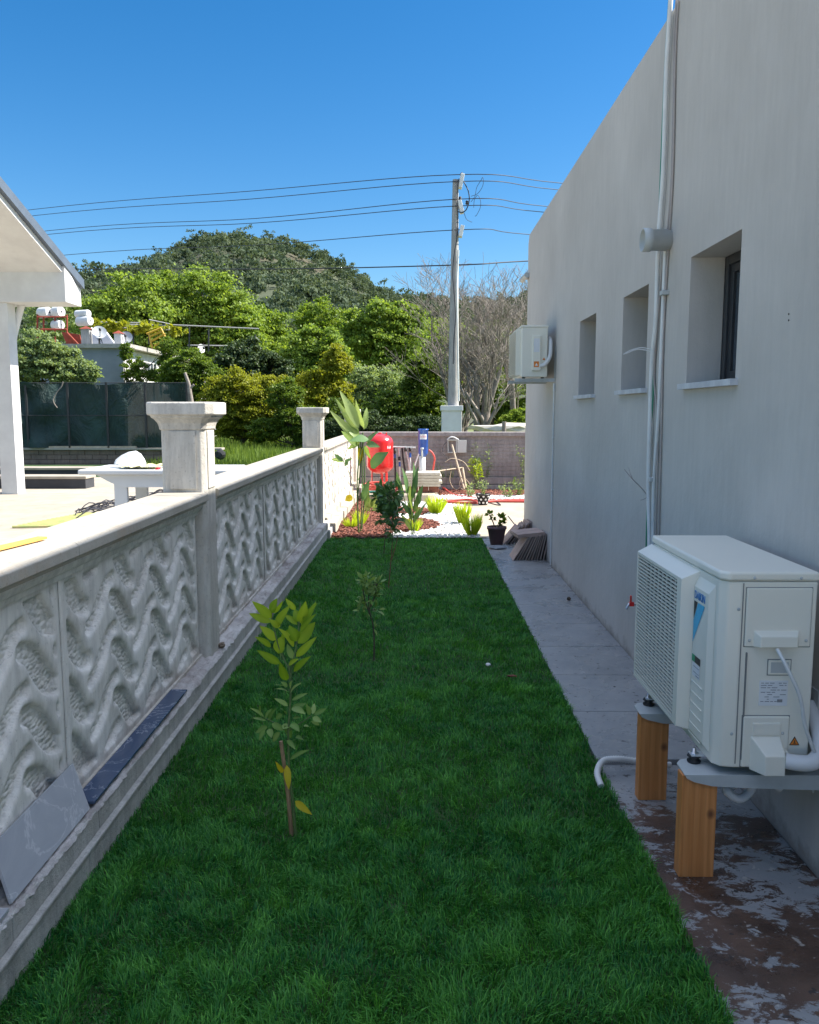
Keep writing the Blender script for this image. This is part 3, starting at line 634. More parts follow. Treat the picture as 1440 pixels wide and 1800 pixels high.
# ================= AIR CONDITIONERS =================
def screw(m, p, ax='Y', r=.0055, d=-1):
    m.lathe(p, [(.0003, d*.003), (r*.6, d*.003), (r, 0)], 10, axis=ax)
def ac_big():
    X0, X1, Y0, Y1, Z0, Z1 = .992, 1.30, 2.63, 3.43, .385, 1.045
    a = empty("air_conditioner", ((X0+X1)/2, (Y0+Y1)/2, Z0), "large ivory outdoor air conditioning unit standing on wooden posts, nearest the camera", "air conditioner")
    # casing: octagonal-ish plan with chamfered front vertical edge
    m = MB(); m.prism([(X1, Y0), (X1, Y1), (X0+.02, Y1), (X0, Y1-.02), (X0, Y0+.035), (X0+.022, Y0+.008), (X0+.06, Y0), ], Z1-.03-Z0, 'Z', Z0)
    m.build("casing", M['acbody'], a, .006, 3)
    m = MB(); m.prism([(X1+.004, Y0-.005), (X1+.004, Y1+.004), (X0-.001, Y1+.004), (X0-.006, Y1-.02), (X0-.006, Y0+.02), (X0+.02, Y0-.005)], .030, 'Z', Z1-.028)
    m.build("top_cover", M['acbody'], a, .009, 3)
    # fan guard: raised frame with louvres
    gx, gy0, gy1, gz0, gz1 = .932, 2.845, 3.445, .425, 1.008
    m = MB(); fr = .045
    def trap(ya, yb, za, zb, ya2, yb2, za2, zb2):   # sloped border from casing to grille plane
        A_ = [(X0, ya, za), (X0, yb, za), (X0, yb, zb), (X0, ya, zb)]; B_ = [(gx, ya2, za2), (gx, yb2, za2), (gx, yb2, zb2), (gx, ya2, zb2)]
        m.add(A_+B_, [(0, 1, 5, 4), (1, 2, 6, 5), (2, 3, 7, 6), (3, 0, 4, 7)])
    trap(gy0, gy1, gz0, gz1, gy0+.012, gy1-.01, gz0+.015, gz1-.03)
    # front ring
    a0, a1, c0, c1 = gy0+.012, gy1-.01, gz0+.015, gz1-.03; i0, i1, j0, j1 = a0+fr, a1-.012, c0+.014, c1-.012
    m.add([(gx,a0,c0),(gx,a1,c0),(gx,a1,c1),(gx,a0,c1),(gx,i0,j0),(gx,i1,j0),(gx,i1,j1),(gx,i0,j1)], [(0,1,5,4),(1,2,6,5),(2,3,7,6),(3,0,4,7)])
    gx2 = gx+.014
    m.add([(gx,i0,j0),(gx,i1,j0),(gx,i1,j1),(gx,i0,j1),(gx2,i0,j0),(gx2,i1,j0),(gx2,i1,j1),(gx2,i0,j1)], [(0,1,5,4),(1,2,6,5),(2,3,7,6),(3,0,4,7)])
    fg = m.build("fan_guard", M['acbody'], a, .003)
    m = MB(); n_ = 36
    for i in range(n_):
        z = j0+(i+.5)*(j1-j0)/n_; m.box((gx+.001, i0, z-.0030), (gx+.008, i1, z+.0014))
    for i in range(9):
        yy = i0+(i+1)*(i1-i0)/10; m.box((gx+.0085, yy-.0022, j0), (gx+.0135, yy+.0022, j1))
    m.build("louvre_slats", M['acbody'], fg)
    m = MB(); m.box((gx+.040, i0-.02, j0-.01), (gx+.044, i1+.005, j1+.01)); m.build("guard_backing", M['black'], fg)
    m = MB(); cy, cz = (i0+i1)/2, (j0+j1)/2
    for k in range(3):
        t0 = k*2*math.pi/3
        pts = [(gx+.03, cy+r_*math.cos(t0+s_), cz+r_*math.sin(t0+s_)) for r_, s_ in ((.05, 0), (.23, .2), (.24, .75), (.14, .95), (.05, .9))]
        m.add(pts, [(0, 1, 2, 3, 4)])
    m.lathe((gx+.02, cy, cz), [(.001, 0), (.05, 0), (.055, .02)], 20, axis='X'); m.build("fan", M['acfin'], fg)
    # front panel moulding with ribs on the near part of the face
    m = MB()
    yA, yB = Y0+.055, gy0+.001; zt = 1.0
    m.add([(X0-.0005, yA, Z0+.03), (X0-.0005, yA, zt-.01), (X0-.016, yA+.022, zt-.045), (X0-.016, yA+.022, Z0+.05), (X0-.016, yB, zt-.045), (X0-.0005, yB, zt-.01), (X0-.016, yB, Z0+.05), (X0-.0005, yB, Z0+.03)],
          [(0, 1, 2, 3), (1, 5, 4, 2), (2, 4, 6, 3), (3, 6, 7, 0)])
    for i in range(6):
        z = .425+i*.038; m.box((X0-.0185, yA+.045, z), (X0-.0155, yB, z+.006))
    fp = m.build("front_panel", M['acbody'], a, .002)
    lx = X0-.0172
    Tx = Matrix(((0, 0, -1, lx), (-1, 0, 0, gy0-.005), (0, 1, 0, 0), (0, 0, 0, 1)))  # text x -> -Y , y -> Z , faces -X
    T = Tx.copy(); T[2][3] = .915
    text_part("logo", "DAIKIN", .040, M['logoblue'], fp, T, sx=.78)
    m = MB(); y1_ = gy0-.004
    m.add([(lx, y1_-.0, .905), (lx, y1_-.035, .905), (lx, y1_-.0, .84)], [(0, 1, 2)]); m.build("logo_triangle", M['black'], fp)
    m = MB(); m.add([(lx, y1_-.04, .905), (lx, y1_-.105, .905), (lx, y1_, .755), (lx, y1_, .835)], [(0, 1, 2, 3)]); m.build("logo_stripe", M['logocyan'], fp)
    m = MB(); m.add([(lx, y1_, .715), (lx, y1_-.03, .715), (lx, y1_-.03, .69), (lx, y1_, .69)], [(0, 1, 2, 3)]); m.build_split("energy_label", M['ecogreen'], fp)
    m = MB(); m.add([(lx, y1_-.03, .715), (lx, y1_-.085, .715), (lx, y1_-.085, .69), (lx, y1_-.03, .69)], [(0, 1, 2, 3)]); m.build_split("energy_label", M['black'], fp)
    m = MB(); m.box((lx, y1_-.08, .64), (lx+.0005, y1_-.01, .687)); m.build("sticker", M['sticker'], fp)
    m = MB(); m.box((lx-.0005, y1_-.075, .645), (lx, y1_-.045, .648)); m.box((lx-.0005, y1_-.075, .655), (lx, y1_-.02, .657)); m.box((lx-.0005, y1_-.075, .675), (lx, y1_-.02, .677)); m.build("print", M['print'], fp)
    # side face (facing the camera)
    ys_ = Y0
    m = MB(); m.box((X0+.066, ys_-.0025, .40), (X0+.069, ys_+.001, 1.01)); m.box((X0+.085, ys_-.006, Z0+.03), (X0+.089, ys_+.001, .78)); m.build("panel_seam", M['seam'], a)
    m = MB(); m.box((X0+.0755, ys_-.0012, .7975), (X1-.0155, ys_+.001, .9975)); m.box((X0+.0825, ys_-.0012, Z0+.0025), (X1-.0675, ys_+.001, .5675)); m.box((X0+.157, ys_-.0012, .702), (X1-.072, ys_+.001, .758)); m.build_split("panel_gap", M['seam'], a, .009)
    m = MB(); m.box((X0+.078, ys_-.006, .800), (X1-.018, ys_+.002, .995)); m.build("access_panel", M['acbody'], a, .008, 3)
    def cover(m, x0, x1, z0, z1, d, ins, zt=None):
        o_ = [(x0, ys_-.005, z0), (x1, ys_-.005, z0), (x1, ys_-.005, z1), (x0, ys_-.005, z1)]
        i_ = [(x0+ins, ys_-d, z0+.004), (x1-ins, ys_-d, z0+.004), (x1-ins, ys_-d, (zt or z1-ins)), (x0+ins, ys_-d, (zt or z1-ins))]
        m.add(o_+i_, [(4, 5, 6, 7), (0, 1, 5, 4), (1, 2, 6, 5), (2, 3, 7, 6), (3, 0, 4, 7)])
    m = MB(); cover(m, X0+.105, X1-.055, .800, .855, .032, .014); m.build("cable_cover", M['acbody'], a, .003)
    m = MB(); m.box((X0+.16, ys_-.004, .705), (X1-.075, ys_+.002, .755)); hp = m.build("handle_recess", M['acbody'], a, .003)
    m = MB(); m.box((X0+.168, ys_-.0045, .712), (X1-.083, ys_-.0035, .748)); m.build("recess_inside", M['galv'], hp)
    m = MB(); m.box((X0+.135, ys_-.002, .600), (X1-.08, ys_+.001, .685)); sk = m.build("rating_label", M['sticker'], a)
    m = MB(); rg = random.Random(3)
    for r_ in range(9):
        z = .678-r_*.0078; x = X0+.140
        while x < X1-.088:
            L_ = rg.uniform(.006, .02)
            if rg.random() < .75 and not (x > X0+.17 and r_ > 4 and rg.random() < .5): m.box((x, ys_-.0026, z-.0022), (min(x+L_, X1-.085), ys_-.002, z))
            x += L_+.004
    m.box((X0+.195, ys_-.0026, .612), (X0+.212, ys_-.002, .622)); m.build("print", M['print'], sk)
    m = MB(); m.box((X0+.085, ys_-.008, Z0+.005), (X1-.07, ys_+.002, .565)); vc = m.build("valve_panel", M['acbody'], a, .006, 3)
    m = MB(); x0, x1, z0, z1 = X0+.112, X1-.10, Z0-.002, .50
    m.add([(x0, ys_-.008, z0), (x1, ys_-.008, z0), (x1, ys_-.008, .535), (x0, ys_-.008, .535), (x0, ys_-.008, z1), (x1, ys_-.008, z1),
           (x0+.03, ys_-.062, z0), (x1, ys_-.062, z0), (x1, ys_-.062, z1-.05), (x0+.03, ys_-.062, z1-.05)],
          [(6, 7, 8, 9), (9, 8, 5, 4), (0, 6, 9, 4), (7, 1, 5, 8), (0, 1, 7, 6)])
    m.box((x1, ys_-.034, z0+.03), (x1+.022, ys_-.006, .455)); m.box((x0+.004, ys_-.013, .50), (x1, ys_-.006, .545))
    m.build("valve_cover", M['acbody'], a, .004)
    m = MB()
    for (x, z) in ((X0+.052, .925), (X0+.049, .505), (X0+.092, .822), (X1-.033, .822), (X1-.092, .508), (X0+.10, 1.028), (X0+.25, 1.028)):
        screw(m, (x, ys_-(.009 if z < 1 else .006), z))
    m.build_split("screw", M['galv'], a)
    m = MB(); cx, cz, q = X1-.048, .478, .017
    m.prism([(cx-q, cz-q*.8), (cx+q, cz-q*.8), (cx, cz+q)], .001, 'Y', ys_-.002); ws = m.build("warning_sign", M['black'], a)
    m = MB(); q = .013; m.prism([(cx-q, cz-.0105), (cx+q, cz-.0105), (cx, cz+.0115)], .0006, 'Y', ys_-.0027); m.build("sign_face", M['warnorange'], ws)
    m = MB(); m.box((cx-.0016, ys_-.0032, cz-.005), (cx+.0016, ys_-.0027, cz+.004)); m.box((cx-.005, ys_-.0032, cz-.0075), (cx+.005, ys_-.0027, cz-.0055)); m.build("print", M['black'], ws)
    m = MB()
    for yy in (2.74, 3.30):
        m.lathe((X0-.03, yy, Z0-.028), [(.001, 0), (.022, 0), (.024, .006), (.014, .014), (.024, .022), (.020, .028), (.001, .028)], 16)
    m.build_split("rubber_foot", M['rubber'], a)
    m = MB()
    for yy in (2.74, 3.30): m.lathe((X0-.03, yy, Z0), [(.015, 0), (.015, .006), (.007, .007), (.006, .022), (.001, .022)], 8)
    m.build_split("bolt", M['steel'], a)
    m = MB(); m.box((X0-.045, 2.72, Z0-.001), (X0+.03, 2.76, Z0+.003)); m.box((X0-.045, 3.28, Z0-.001), (X0+.03, 3.32, Z0+.003)); m.build_split("foot_plate", M['galv'], a)
    return a
ac_big()
# signal cable, insulated pipes
cable("power_cable", smooth([(1.165, 2.60, .80), (1.18, 2.57, .76), (1.225, 2.555, .66), (1.25, 2.56, .56), (1.285, 2.57, .48), (1.312, 2.60, .44), (1.34, 2.66, .40)]), .0062, 'trimwhite', "thin white power cable drooping over the side of the near air conditioner", "cable", n=8)
m = MB(); m.tube(smooth([(1.205, 2.585, .43), (1.24, 2.572, .428), (1.285, 2.568, .432), (1.325, 2.60, .455), (1.345, 2.66, .50), (1.35, 2.75, .56)]), .026, 14)
tag(m.build("insulated_pipe", M['plasticwhite']), "fat white insulated pipe curling from the near air conditioner's valve cover", "pipe")
m = MB(); m.tube(smooth([atY(1372, 1385, 2.75), atY(1335, 1365, 2.74), atY(1318, 1392, 2.72), atY(1298, 1404, 2.70), atY(1276, 1388, 2.70), atY(1290, 1380, 2.75)]), .015, 12)
tag(m.build("insulated_pipe", M['plasticwhite']), "white bent pipe end hanging under the near air conditioner", "pipe")
# brackets
for i, (yy, lab) in enumerate(((2.74, "grey steel wall bracket under the near end of the big air conditioner"), (3.30, "grey steel wall bracket under the far end of the big air conditioner"))):
    b = empty("wall_bracket", (HX, yy, .36), lab, "bracket", "brackets under the big air conditioner")
    m = MB(); m.prism([(HX-.008, .357), (HX-.008, .305), (1.10, .312), (.99, .318), (.93, .332), (.905, .344), (.898, .357)], .004, 'Y', yy-.106)
    m.prism([(.898, yy-.1015), (HX-.009, yy-.1015), (HX-.009, yy+.03), (.95, yy+.03), (.92, yy+.02), (.90, yy-.01)], .0035, 'Z', .3532); m.build("arm", M['galv'], b)
    m = MB(); m.box((HX-.0075, yy-.03, .26), (HX-.001, yy+.03, .62)); m.build("back_plate", M['galv'], b)
# wooden posts
for (x0, x1, y0, lab) in ((.893, 1.012, 2.645, "pine board post with a dark knot under the near end of the air conditioner"), (.905, 1.02, 3.205, "pine board post standing under the far end of the air conditioner")):
    m = MB(); m.box((x0, y0, -.012), (x1, y0+.052, .351)); tag(m.build("wooden_post", M['wood'], None, .0025), lab, "post", "wooden posts under the air conditioner")
# corrugated drain hose
pts = smooth([atZ(1180, 1345, .02), atZ(1120, 1338, .03), atZ(1085, 1334, .05), atZ(1060, 1338, .05), atZ(1050, 1358, .04), atZ(1057, 1382, .015)], 14)
m = MB(); m.tube(pts, [.0125+.0018*(i % 2) for i in range(len(pts))], 10); tag(m.build("drain_hose", M['trimwhite']), "white corrugated drain hose curling from the path onto the lawn edge", "hose")
# tap with red handle
tp = empty("garden_tap", atX(1123, 1062, HX), "small garden tap with a bright red lever on the house wall", "tap")
p = Vector(tp.location); m = MB(); m.tube([(HX, p.y, p.z), (HX-.06, p.y, p.z), (HX-.075, p.y, p.z-.03)], .009, 10); m.build("spout", M['steel'], tp)
m = MB(); m.box((HX-.055, p.y-.008, p.z+.01), (HX-.045, p.y+.008, p.z+.055)); m.box((HX-.06, p.y-.012, p.z-.012), (HX-.03, p.y+.012, p.z+.014)); m.build("lever", M['red'], tp, .003)

def ac_small():
    X0, X1, Y0, Y1, Z0, Z1 = 1.03, 1.285, 8.22, 8.95, 1.90, 2.40
    a = empty("air_conditioner", ((X0+X1)/2, (Y0+Y1)/2, Z0), "smaller ivory air conditioning unit hung high on the far end of the house wall", "air conditioner")
    m = MB(); m.box((X0, Y0, Z0), (X1, Y1, Z1-.02)); m.build("casing", M['acbody'], a, .01, 3)
    m = MB(); m.box((X0-.004, Y0-.004, Z1-.022), (X1+.004, Y1+.004, Z1)); m.build("top_cover", M['acbody'], a, .005)
    m = MB(); gx = X0-.045
    for i in range(26):
        z = Z0+.03+(i+.5)*(Z1-Z0-.07)/26; m.box((gx, Y0+.12, z-.003), (gx+.008, Y1, z+.003))
    for i in range(7): y = Y0+.12+i*(Y1-Y0-.12)/6; m.box((gx+.008, y-.003, Z0+.02), (X0+.01, y+.003, Z1-.03))
    m.box((gx, Y0+.09, Z0+.02), (X0, Y0+.12, Z1-.03)); m.build("fan_guard", M['acbody'], a)
    m = MB(); m.box((X0-.012, Y0+.13, Z0+.03), (X0-.003, Y1-.01, Z1-.04)); m.build("coil", M['acdark'], a)
    m = MB(); m.box((X0+.10, Y0-.03, Z0+.06), (X0+.185, Y0+.002, Z0+.40)); vc = m.build("valve_cover", M['acbody'], a, .008, 2)
    m = MB(); m.box((X0+.115, Y0-.0315, Z0+.24), (X0+.17, Y0-.030, Z0+.37)); m.build("rating_label", M['sticker'], vc)
    m = MB(); m.box((X0+.118, Y0-.0315, Z0+.095), (X0+.168, Y0-.030, Z0+.15)); m.build("warning_sign", M['warnorange'], vc)
    m = MB(); m.prism([(X0+.128, Z0+.108), (X0+.158, Z0+.108), (X0+.143, Z0+.136)], .0007, 'Y', Y0-.0323); m.build("warning_sign", M['sticker'], vc)
    m = MB(); m.prism([(X1-.05, Z0+.165), (X1-.02, Z0+.165), (X1-.035, Z0+.19)], .001, 'Y', Y0-.002); m.build("warning_sign", M['warnorange'], a)
    m = MB(); m.tube(smooth([(X0+.186, Y0-.012, Z0+.11), (X1-.03, Y0-.025, Z0+.12), (X1+.02, Y0-.02, Z0+.2), (X1+.03, Y0+.02, Z0+.33), (X1+.03, Y0+.08, Z0+.38)]), .02, 10); m.build("insulated_pipe", M['plasticwhite'], a)
    b = empty("wall_bracket", (HX, Y0+.1, Z0-.03), "grey L-shaped steel bracket holding the small air conditioner on the far wall", "bracket")
    for yy in (Y0+.05, Y1-.12):
        m = MB(); m.box((HX-.008, yy-.02, Z0-.045), (HX-.002, yy+.02, Z0+.30)); m.box((X0-.06, yy-.02, Z0-.045), (HX-.008, yy+.02, Z0-.035)); m.box((X0-.06, yy-.018, Z0-.034), (HX-.008, yy-.014, Z0-.012)); m.build("arm", M['galv'], b)
    m = MB()
    for yy in (Y0+.05, Y1-.12):
        for xx in (X0+.03, X1-.04): m.lathe((xx, yy, Z0-.034), [(.018, 0), (.012, .015), (.018, .033)], 10)
    m.build_split("rubber_foot", M['rubber'], a)
    m = MB(); m.tube([(HX-.012, Y0+.02, Z0-.06), (HX-.012, Y0+.02, 1.76)], .012, 8); m.tube([(HX-.012, Y0+.02, 1.76), (HX-.012, Y0+.01, .02)], .007, 8); m.box((HX-.02, Y0, 1.30), (HX+.002, Y0+.03, 1.315)); m.box((HX-.02, Y0, .78), (HX+.002, Y0+.03, .795))
    tag(m.build("drain_pipe", M['trimwhite']), "thin white drain pipe running down the wall below the small air conditioner", "pipe")
ac_small()

# ================= LEFT BOUNDARY WALL =================
WX = -1.26; PXF = -1.205      # centre line, panel face
bw = empty("panel_wall", (WX, 6, 0), "low precast concrete garden wall with wavy relief panels and square pillars, left of the lawn", "wall")
def panel_mesh(Lp, Hp, name, parent, y0, z0):
    nx, nz = int(Lp/.0062), int(Hp/.0062)
    S_, Wc = np.meshgrid(np.linspace(0, Lp, nx+1), np.linspace(0, Hp, nz+1))
    def sst(x, a, c): t_ = np.clip((x-a)/(c-a), 0, 1); return t_*t_*(3-2*t_)
    sdf = np.full(S_.shape, 9.0)
    tt = np.linspace(0, 1, 10)
    fall = (.234*tt-.117, .088*np.cos(np.pi*tt), .046*np.sin(np.pi*np.clip(tt, .12, .88))**.5+.005)
    rise = (.262*tt-.131, -.070*np.cos(np.pi*tt), .036*np.sin(np.pi*np.clip(tt, .12, .88))**.45+.003)
    for ci in range(-1, 5):
        for ri in range(-1, 6):
            for (cx, cz, (ps, pz, pr)) in ((.10+ci*.49, .12+ri*.202, fall), (.358+ci*.49, .017+ri*.202, rise)):
                X_, Z_ = cx+ps, cz+pz
                box = (S_ > X_.min()-.06) & (S_ < X_.max()+.06) & (Wc > Z_.min()-.08) & (Wc < Z_.max()+.08)
                if not box.any(): continue
                a_, w_ = S_[box], Wc[box]; dm = np.full(a_.shape, 9.0)
                for q in range(len(tt)-1):
                    dx, dz = X_[q+1]-X_[q], Z_[q+1]-Z_[q]; h_ = np.clip(((a_-X_[q])*dx+(w_-Z_[q])*dz)/(dx*dx+dz*dz), 0, 1)
                    dm = np.minimum(dm, np.hypot(a_-X_[q]-h_*dx, w_-Z_[q]-h_*dz)-(pr[q]*(1-h_)+pr[q+1]*h_))
                sdf[box] = np.minimum(sdf[box], dm)
    fld = sst(-sdf, -.002, .0065); dist1 = np.clip(sdf, 0, .03)
    edge = np.minimum(np.minimum(S_-.035, Lp-.035-S_), np.minimum(Wc-.03, Hp-.035-Wc)); em = sst(edge, 0, .018)
    rib = .004*sst(dist1, 0, .018)
    dep = -.018*fld*em - (.004-rib)*em
    border = -.006*(1-sst(np.minimum(S_, Lp-S_), .002, .008)); dep = dep+border
    g = np.random.default_rng(5)
    tex = np.sin(S_*420+2.0*np.sin(Wc*60))*np.sin(Wc*420+S_*90+1.5*np.sin(S_*40))
    dep += fld*em*.0005*tex
    V = np.stack([PXF+dep, y0+S_, z0+Wc], 2).reshape(-1, 3)
    i = (np.arange(nz)[:, None]*(nx+1)+np.arange(nx)[None]).ravel()
    Fc = np.stack([i, i+nx+1, i+nx+2, i+1], 1); Fc = Fc[:, ::-1]
    o = npmesh(name, V, Fc, M['panel'], parent, (fld*em).ravel(), aname='field', smooth=True)
    return o
PZ0, PZ1 = .215, 1.02
pills = [(-.99, -.75), (4.46, 4.70), (10.03, 10.27), (15.9, 16.14)]
first = None
for a_, b_ in zip(pills[:-1], pills[1:]):
    y0, y1 = a_[1], b_[0]; L3 = (y1-y0)/3
    for k in range(3):
        ya = y0+k*L3
        if first is None: first = panel_mesh(L3-.008, PZ1-PZ0, "panel", bw, ya+.004, PZ0); y00 = ya
        else:
            c = first.copy(); col.objects.link(c); c.parent = bw; c.location = (0, ya-y00, 0); WL[c.name] = wloc(bw); c.scale = (1, 1, 1)
    m = MB(); m.box((WX-.05, y0, PZ0-.04), (PXF-.028, y1, PZ1+.01)); m.build("panel_core", M['panel'], bw)
    # cap with moulded underside
    prof = [(-.14, 0), (.125, 0), (.125, .012), (.14, .018), (.14, .052), (.128, .062), (-.128, .062), (-.14, .052)]
    m = MB()
    nseg = 3
    for k in range(nseg):
        m.prism([(WX-.01+px, 1.063+pz) for px, pz in prof], L3-.004, 'Y', y0+k*L3+.002)
    m.build("cap", M['cap'], bw, .003)
    m = MB(); m.prism([(PXF-.03, 1.0), (PXF+.012, 1.0), (PXF+.018, 1.02), (PXF+.030, 1.03), (PXF+.040, 1.048), (PXF+.040, 1.0635), (PXF-.03, 1.0635)], y1-y0-.002, 'Y', y0+.001)
    m.build("moulding", M['panel'], bw, .002)
def pillar(y0, y1, parent):
    x0, x1 = WX-.125, WX+.115; yc = (y0+y1)/2
    def octa(e, ch): return [(x0-e+ch, y0-e), (x1+e-ch, y0-e), (x1+e, y0-e+ch), (x1+e, y1+e-ch), (x1+e-ch, y1+e), (x0-e+ch, y1+e), (x0-e, y1+e-ch), (x0-e, y0-e+ch)]
    m = MB(); m.prism(octa(0, .022), 1.50-.05, 'Z', .05)
    m.prism([(x0+.045, y0-.008), (x1-.045, y0-.008), (x1-.055, y0+.004), (x0+.055, y0+.004)], .32, 'Z', 1.14)
    m.prism([(x1+.007, y0+.045), (x1+.007, y1-.045), (x1-.004, y1-.05), (x1-.004, y0+.05)], .32, 'Z', 1.14)
    p = m.build("pillar", M['pillar'], parent, .006)
    rings = [(0.001, .022, 1.462), (0.008, .025, 1.467), (0.010, .026, 1.482), (0.016, .028, 1.500), (0.032, .032, 1.522), (0.044, .035, 1.530), (0.046, .035, 1.540), (0.059, .038, 1.544), (0.062, .038, 1.550), (0.062, .038, 1.606), (0.056, .035, 1.613)]
    vs_ = []; fs = []
    for e, ch, z in rings: vs_ += [(a, b, z) for a, b in octa(e, ch)]
    for i in range(len(rings)-1):
        for k in range(8): fs.append((i*8+k, i*8+(k+1) % 8, (i+1)*8+(k+1) % 8, (i+1)*8+k))
    fs.append(tuple(range(8))); fs.append(tuple((len(rings)-1)*8+k for k in range(8)))
    m = MB(); m.add(vs_, fs); c = m.build("pillar_cap", M['pillar'], p, .004)
    return p
for y0, y1 in pills[1:]: pillar(y0, y1, bw)
# plinth of block courses
def plinth(ya, yb, parent, seed):
    rg = random.Random(seed); m = MB(); y = ya
    while y < yb-.01:
        y2 = min(y+.9, yb); m.box((WX-.16, y+.001, -.1), (-1.095, y2-.001, .098)); y = y2
    m.box((WX-.16, ya, .098), (-1.085, yb, .112))
    m.build("plinth_course", M['plinth'], parent, .004)
    m = MB(); y = ya
    while y < yb-.01:
        y2 = min(y+.62, yb); m.box((WX-.16, y+.001, .112), (-1.105, y2-.001, .192)); y = y2
    m.build("plinth_course", M['plinth'], parent, .005)
    # rough mortar ledge on top: uneven surface
    nx, ny = 16, int((yb-ya)/.014); xs = np.linspace(PXF-.02, -1.103, nx+1); ysn = np.linspace(ya, yb, ny+1)
    X, Y = np.meshgrid(xs, ysn); g = np.random.default_rng(seed)
    n1 = g.normal(size=X.shape); 
    for _ in range(1): n1 = (n1+np.roll(n1, 1, 0)+np.roll(n1, -1, 0)+np.roll(n1, 1, 1)+np.roll(n1, -1, 1))/5
    Z = .199 + n1*.0095 + .003*np.sin(Y*5)+.004*(X < PXF+.03); Z[:, -1] = .186
    Z[:, -2] -= .004; X[:, -1] += n1[:, -1]*.007
    V = np.stack([X, Y, Z], 2).reshape(-1, 3); i = (np.arange(ny)[:, None]*(nx+1)+np.arange(nx)[None]).ravel()
    npmesh("ledge", V, np.stack([i, i+1, i+nx+2, i+nx+1], 1), M['rough_ledge'], parent)
    m = MB(); m.box((PXF-.01, ya, .20), (PXF+.012, yb, .222)); m.build("base_strip", M['panel'], parent, .002)
plinth(-1.0, 10.03, bw, 2)
m = MB(); m.box((WX-.16, 10.03, -.1), (-1.06, 10.42, .115)); m.box((WX-.15, 10.031, .115), (-1.09, 10.35, .2)); m.build("plinth_course", M['plinth'], bw, .012)
m = MB(); rg = random.Random(8); y = 10.42
while y < 16.2:
    m.box((WX-.16, y+.004, -.1), (-1.02-rg.uniform(0, .03), y+.42, .14+rg.uniform(0, .015))); m.box((WX-.16, y+.03, .1), (-1.13-rg.uniform(0, .02), y+.45, .22)); y += .46
m.build("plinth_course", M['cap'], bw, .012)
# things on the ledge
T_ = Matrix.Translation((-1.150, 0, 0))
m = MB(); m.box((-.039, 2.70, .214), (.039, 3.86, .224), 0, T_); tag(m.build("marble_strip", M['marbledark'], None, .001), "long dark blue marble offcut lying along the wall ledge", "tile")
pA, pB = (-1.188, 2.55), (-1.188, 2.90)
def leaning(y0, y1, top_z, name, mat, lab, xo=-1.128, xt=-1.200):
    m = MB(); z0 = .203
    d = Vector((xt-xo, 0, top_z-z0)); n_ = Vector((d.z, 0, -d.x)).normalized()*.01
    q = [Vector((xo, y0, z0)), Vector((xo, y1, z0)), Vector((xt, y1+.05, top_z)), Vector((xt, y0+.05, top_z))]
    m.add([v for v in q]+[v+n_ for v in q], [(0,1,2,3),(4,5,6,7),(0,1,5,4),(1,2,6,5),(2,3,7,6),(3,0,4,7)])
    return tag(m.build(name, M[mat], None, .001), lab, "tile")
leaning(2.13, 2.68, .345, "marble_tile", 'marblegrey', "light grey marble tile leaning against the wavy wall at the left edge")
m = MB(); m.box((-1.18, 1.6, .204), (-1.112, 2.10, .214)); tag(m.build("marble_tile", M['marblegrey'], None, .001), "grey marble tile lying flat on the ledge at the bottom left corner", "tile")
def rock(name, c, s, mat, seed, lab=None, cat="stone"):
    g = np.random.default_rng(seed); import bmesh
    bm = bmesh.new(); bmesh.ops.create_icosphere(bm, subdivisions=2, radius=1)
    for v in bm.verts: v.co = Vector([v.co[i]*s[i] for i in range(3)])*(1+g.normal(0, .12)) + Vector(c)
    me = bpy.data.meshes.new(name); bm.to_mesh(me); bm.free(); o = finish(name, me, M[mat], None)
    return tag(o, lab, cat) if lab else o
pp = atZ(390, 1134, .215); rock("stone", pp, (.022, .026, .016), 'stone', 3, "small brown stone on the ledge at the foot of the near pillar")
for k, (u, v) in enumerate(((251, 1380), (238, 1349))): pass
pp = atZ(1000, 1052, .03); rock("stone", pp, (.018, .02, .014), 'soil', 9, "tiny dark stone on the wet path beside the tiles")
pp = atZ(858, 1168, .035); rock("paper_scrap", pp, (.016, .02, .008), 'plasticwhite', 4, "tiny crumpled white scrap lying on the lawn", "litter")
pp = atZ(900, 1188, .03); rock("dead_leaf", pp, (.03, .014, .006), 'mulch', 6, "small curled brown dead leaf lying on the lawn", "leaf")
# orange plank on the cap
m = MB(); a_, b_ = atZ(-40, 975, 1.13), atZ(75, 947, 1.13)
d_ = (b_-a_).normalized(); s_ = Vector((-d_.y, d_.x, 0))*.018
m.add([a_-s_, b_-s_, b_+s_, a_+s_, a_-s_+Vector((0,0,.008)), b_-s_+Vector((0,0,.008)), b_+s_+Vector((0,0,.008)), a_+s_+Vector((0,0,.008))], [(3,2,1,0),(4,5,6,7),(0,1,5,4),(1,2,6,5),(2,3,7,6),(3,0,4,7)])
tag(m.build("wood_strip", M['orangeplank']), "orange wooden strip lying on the wall cap at the left edge", "plank")

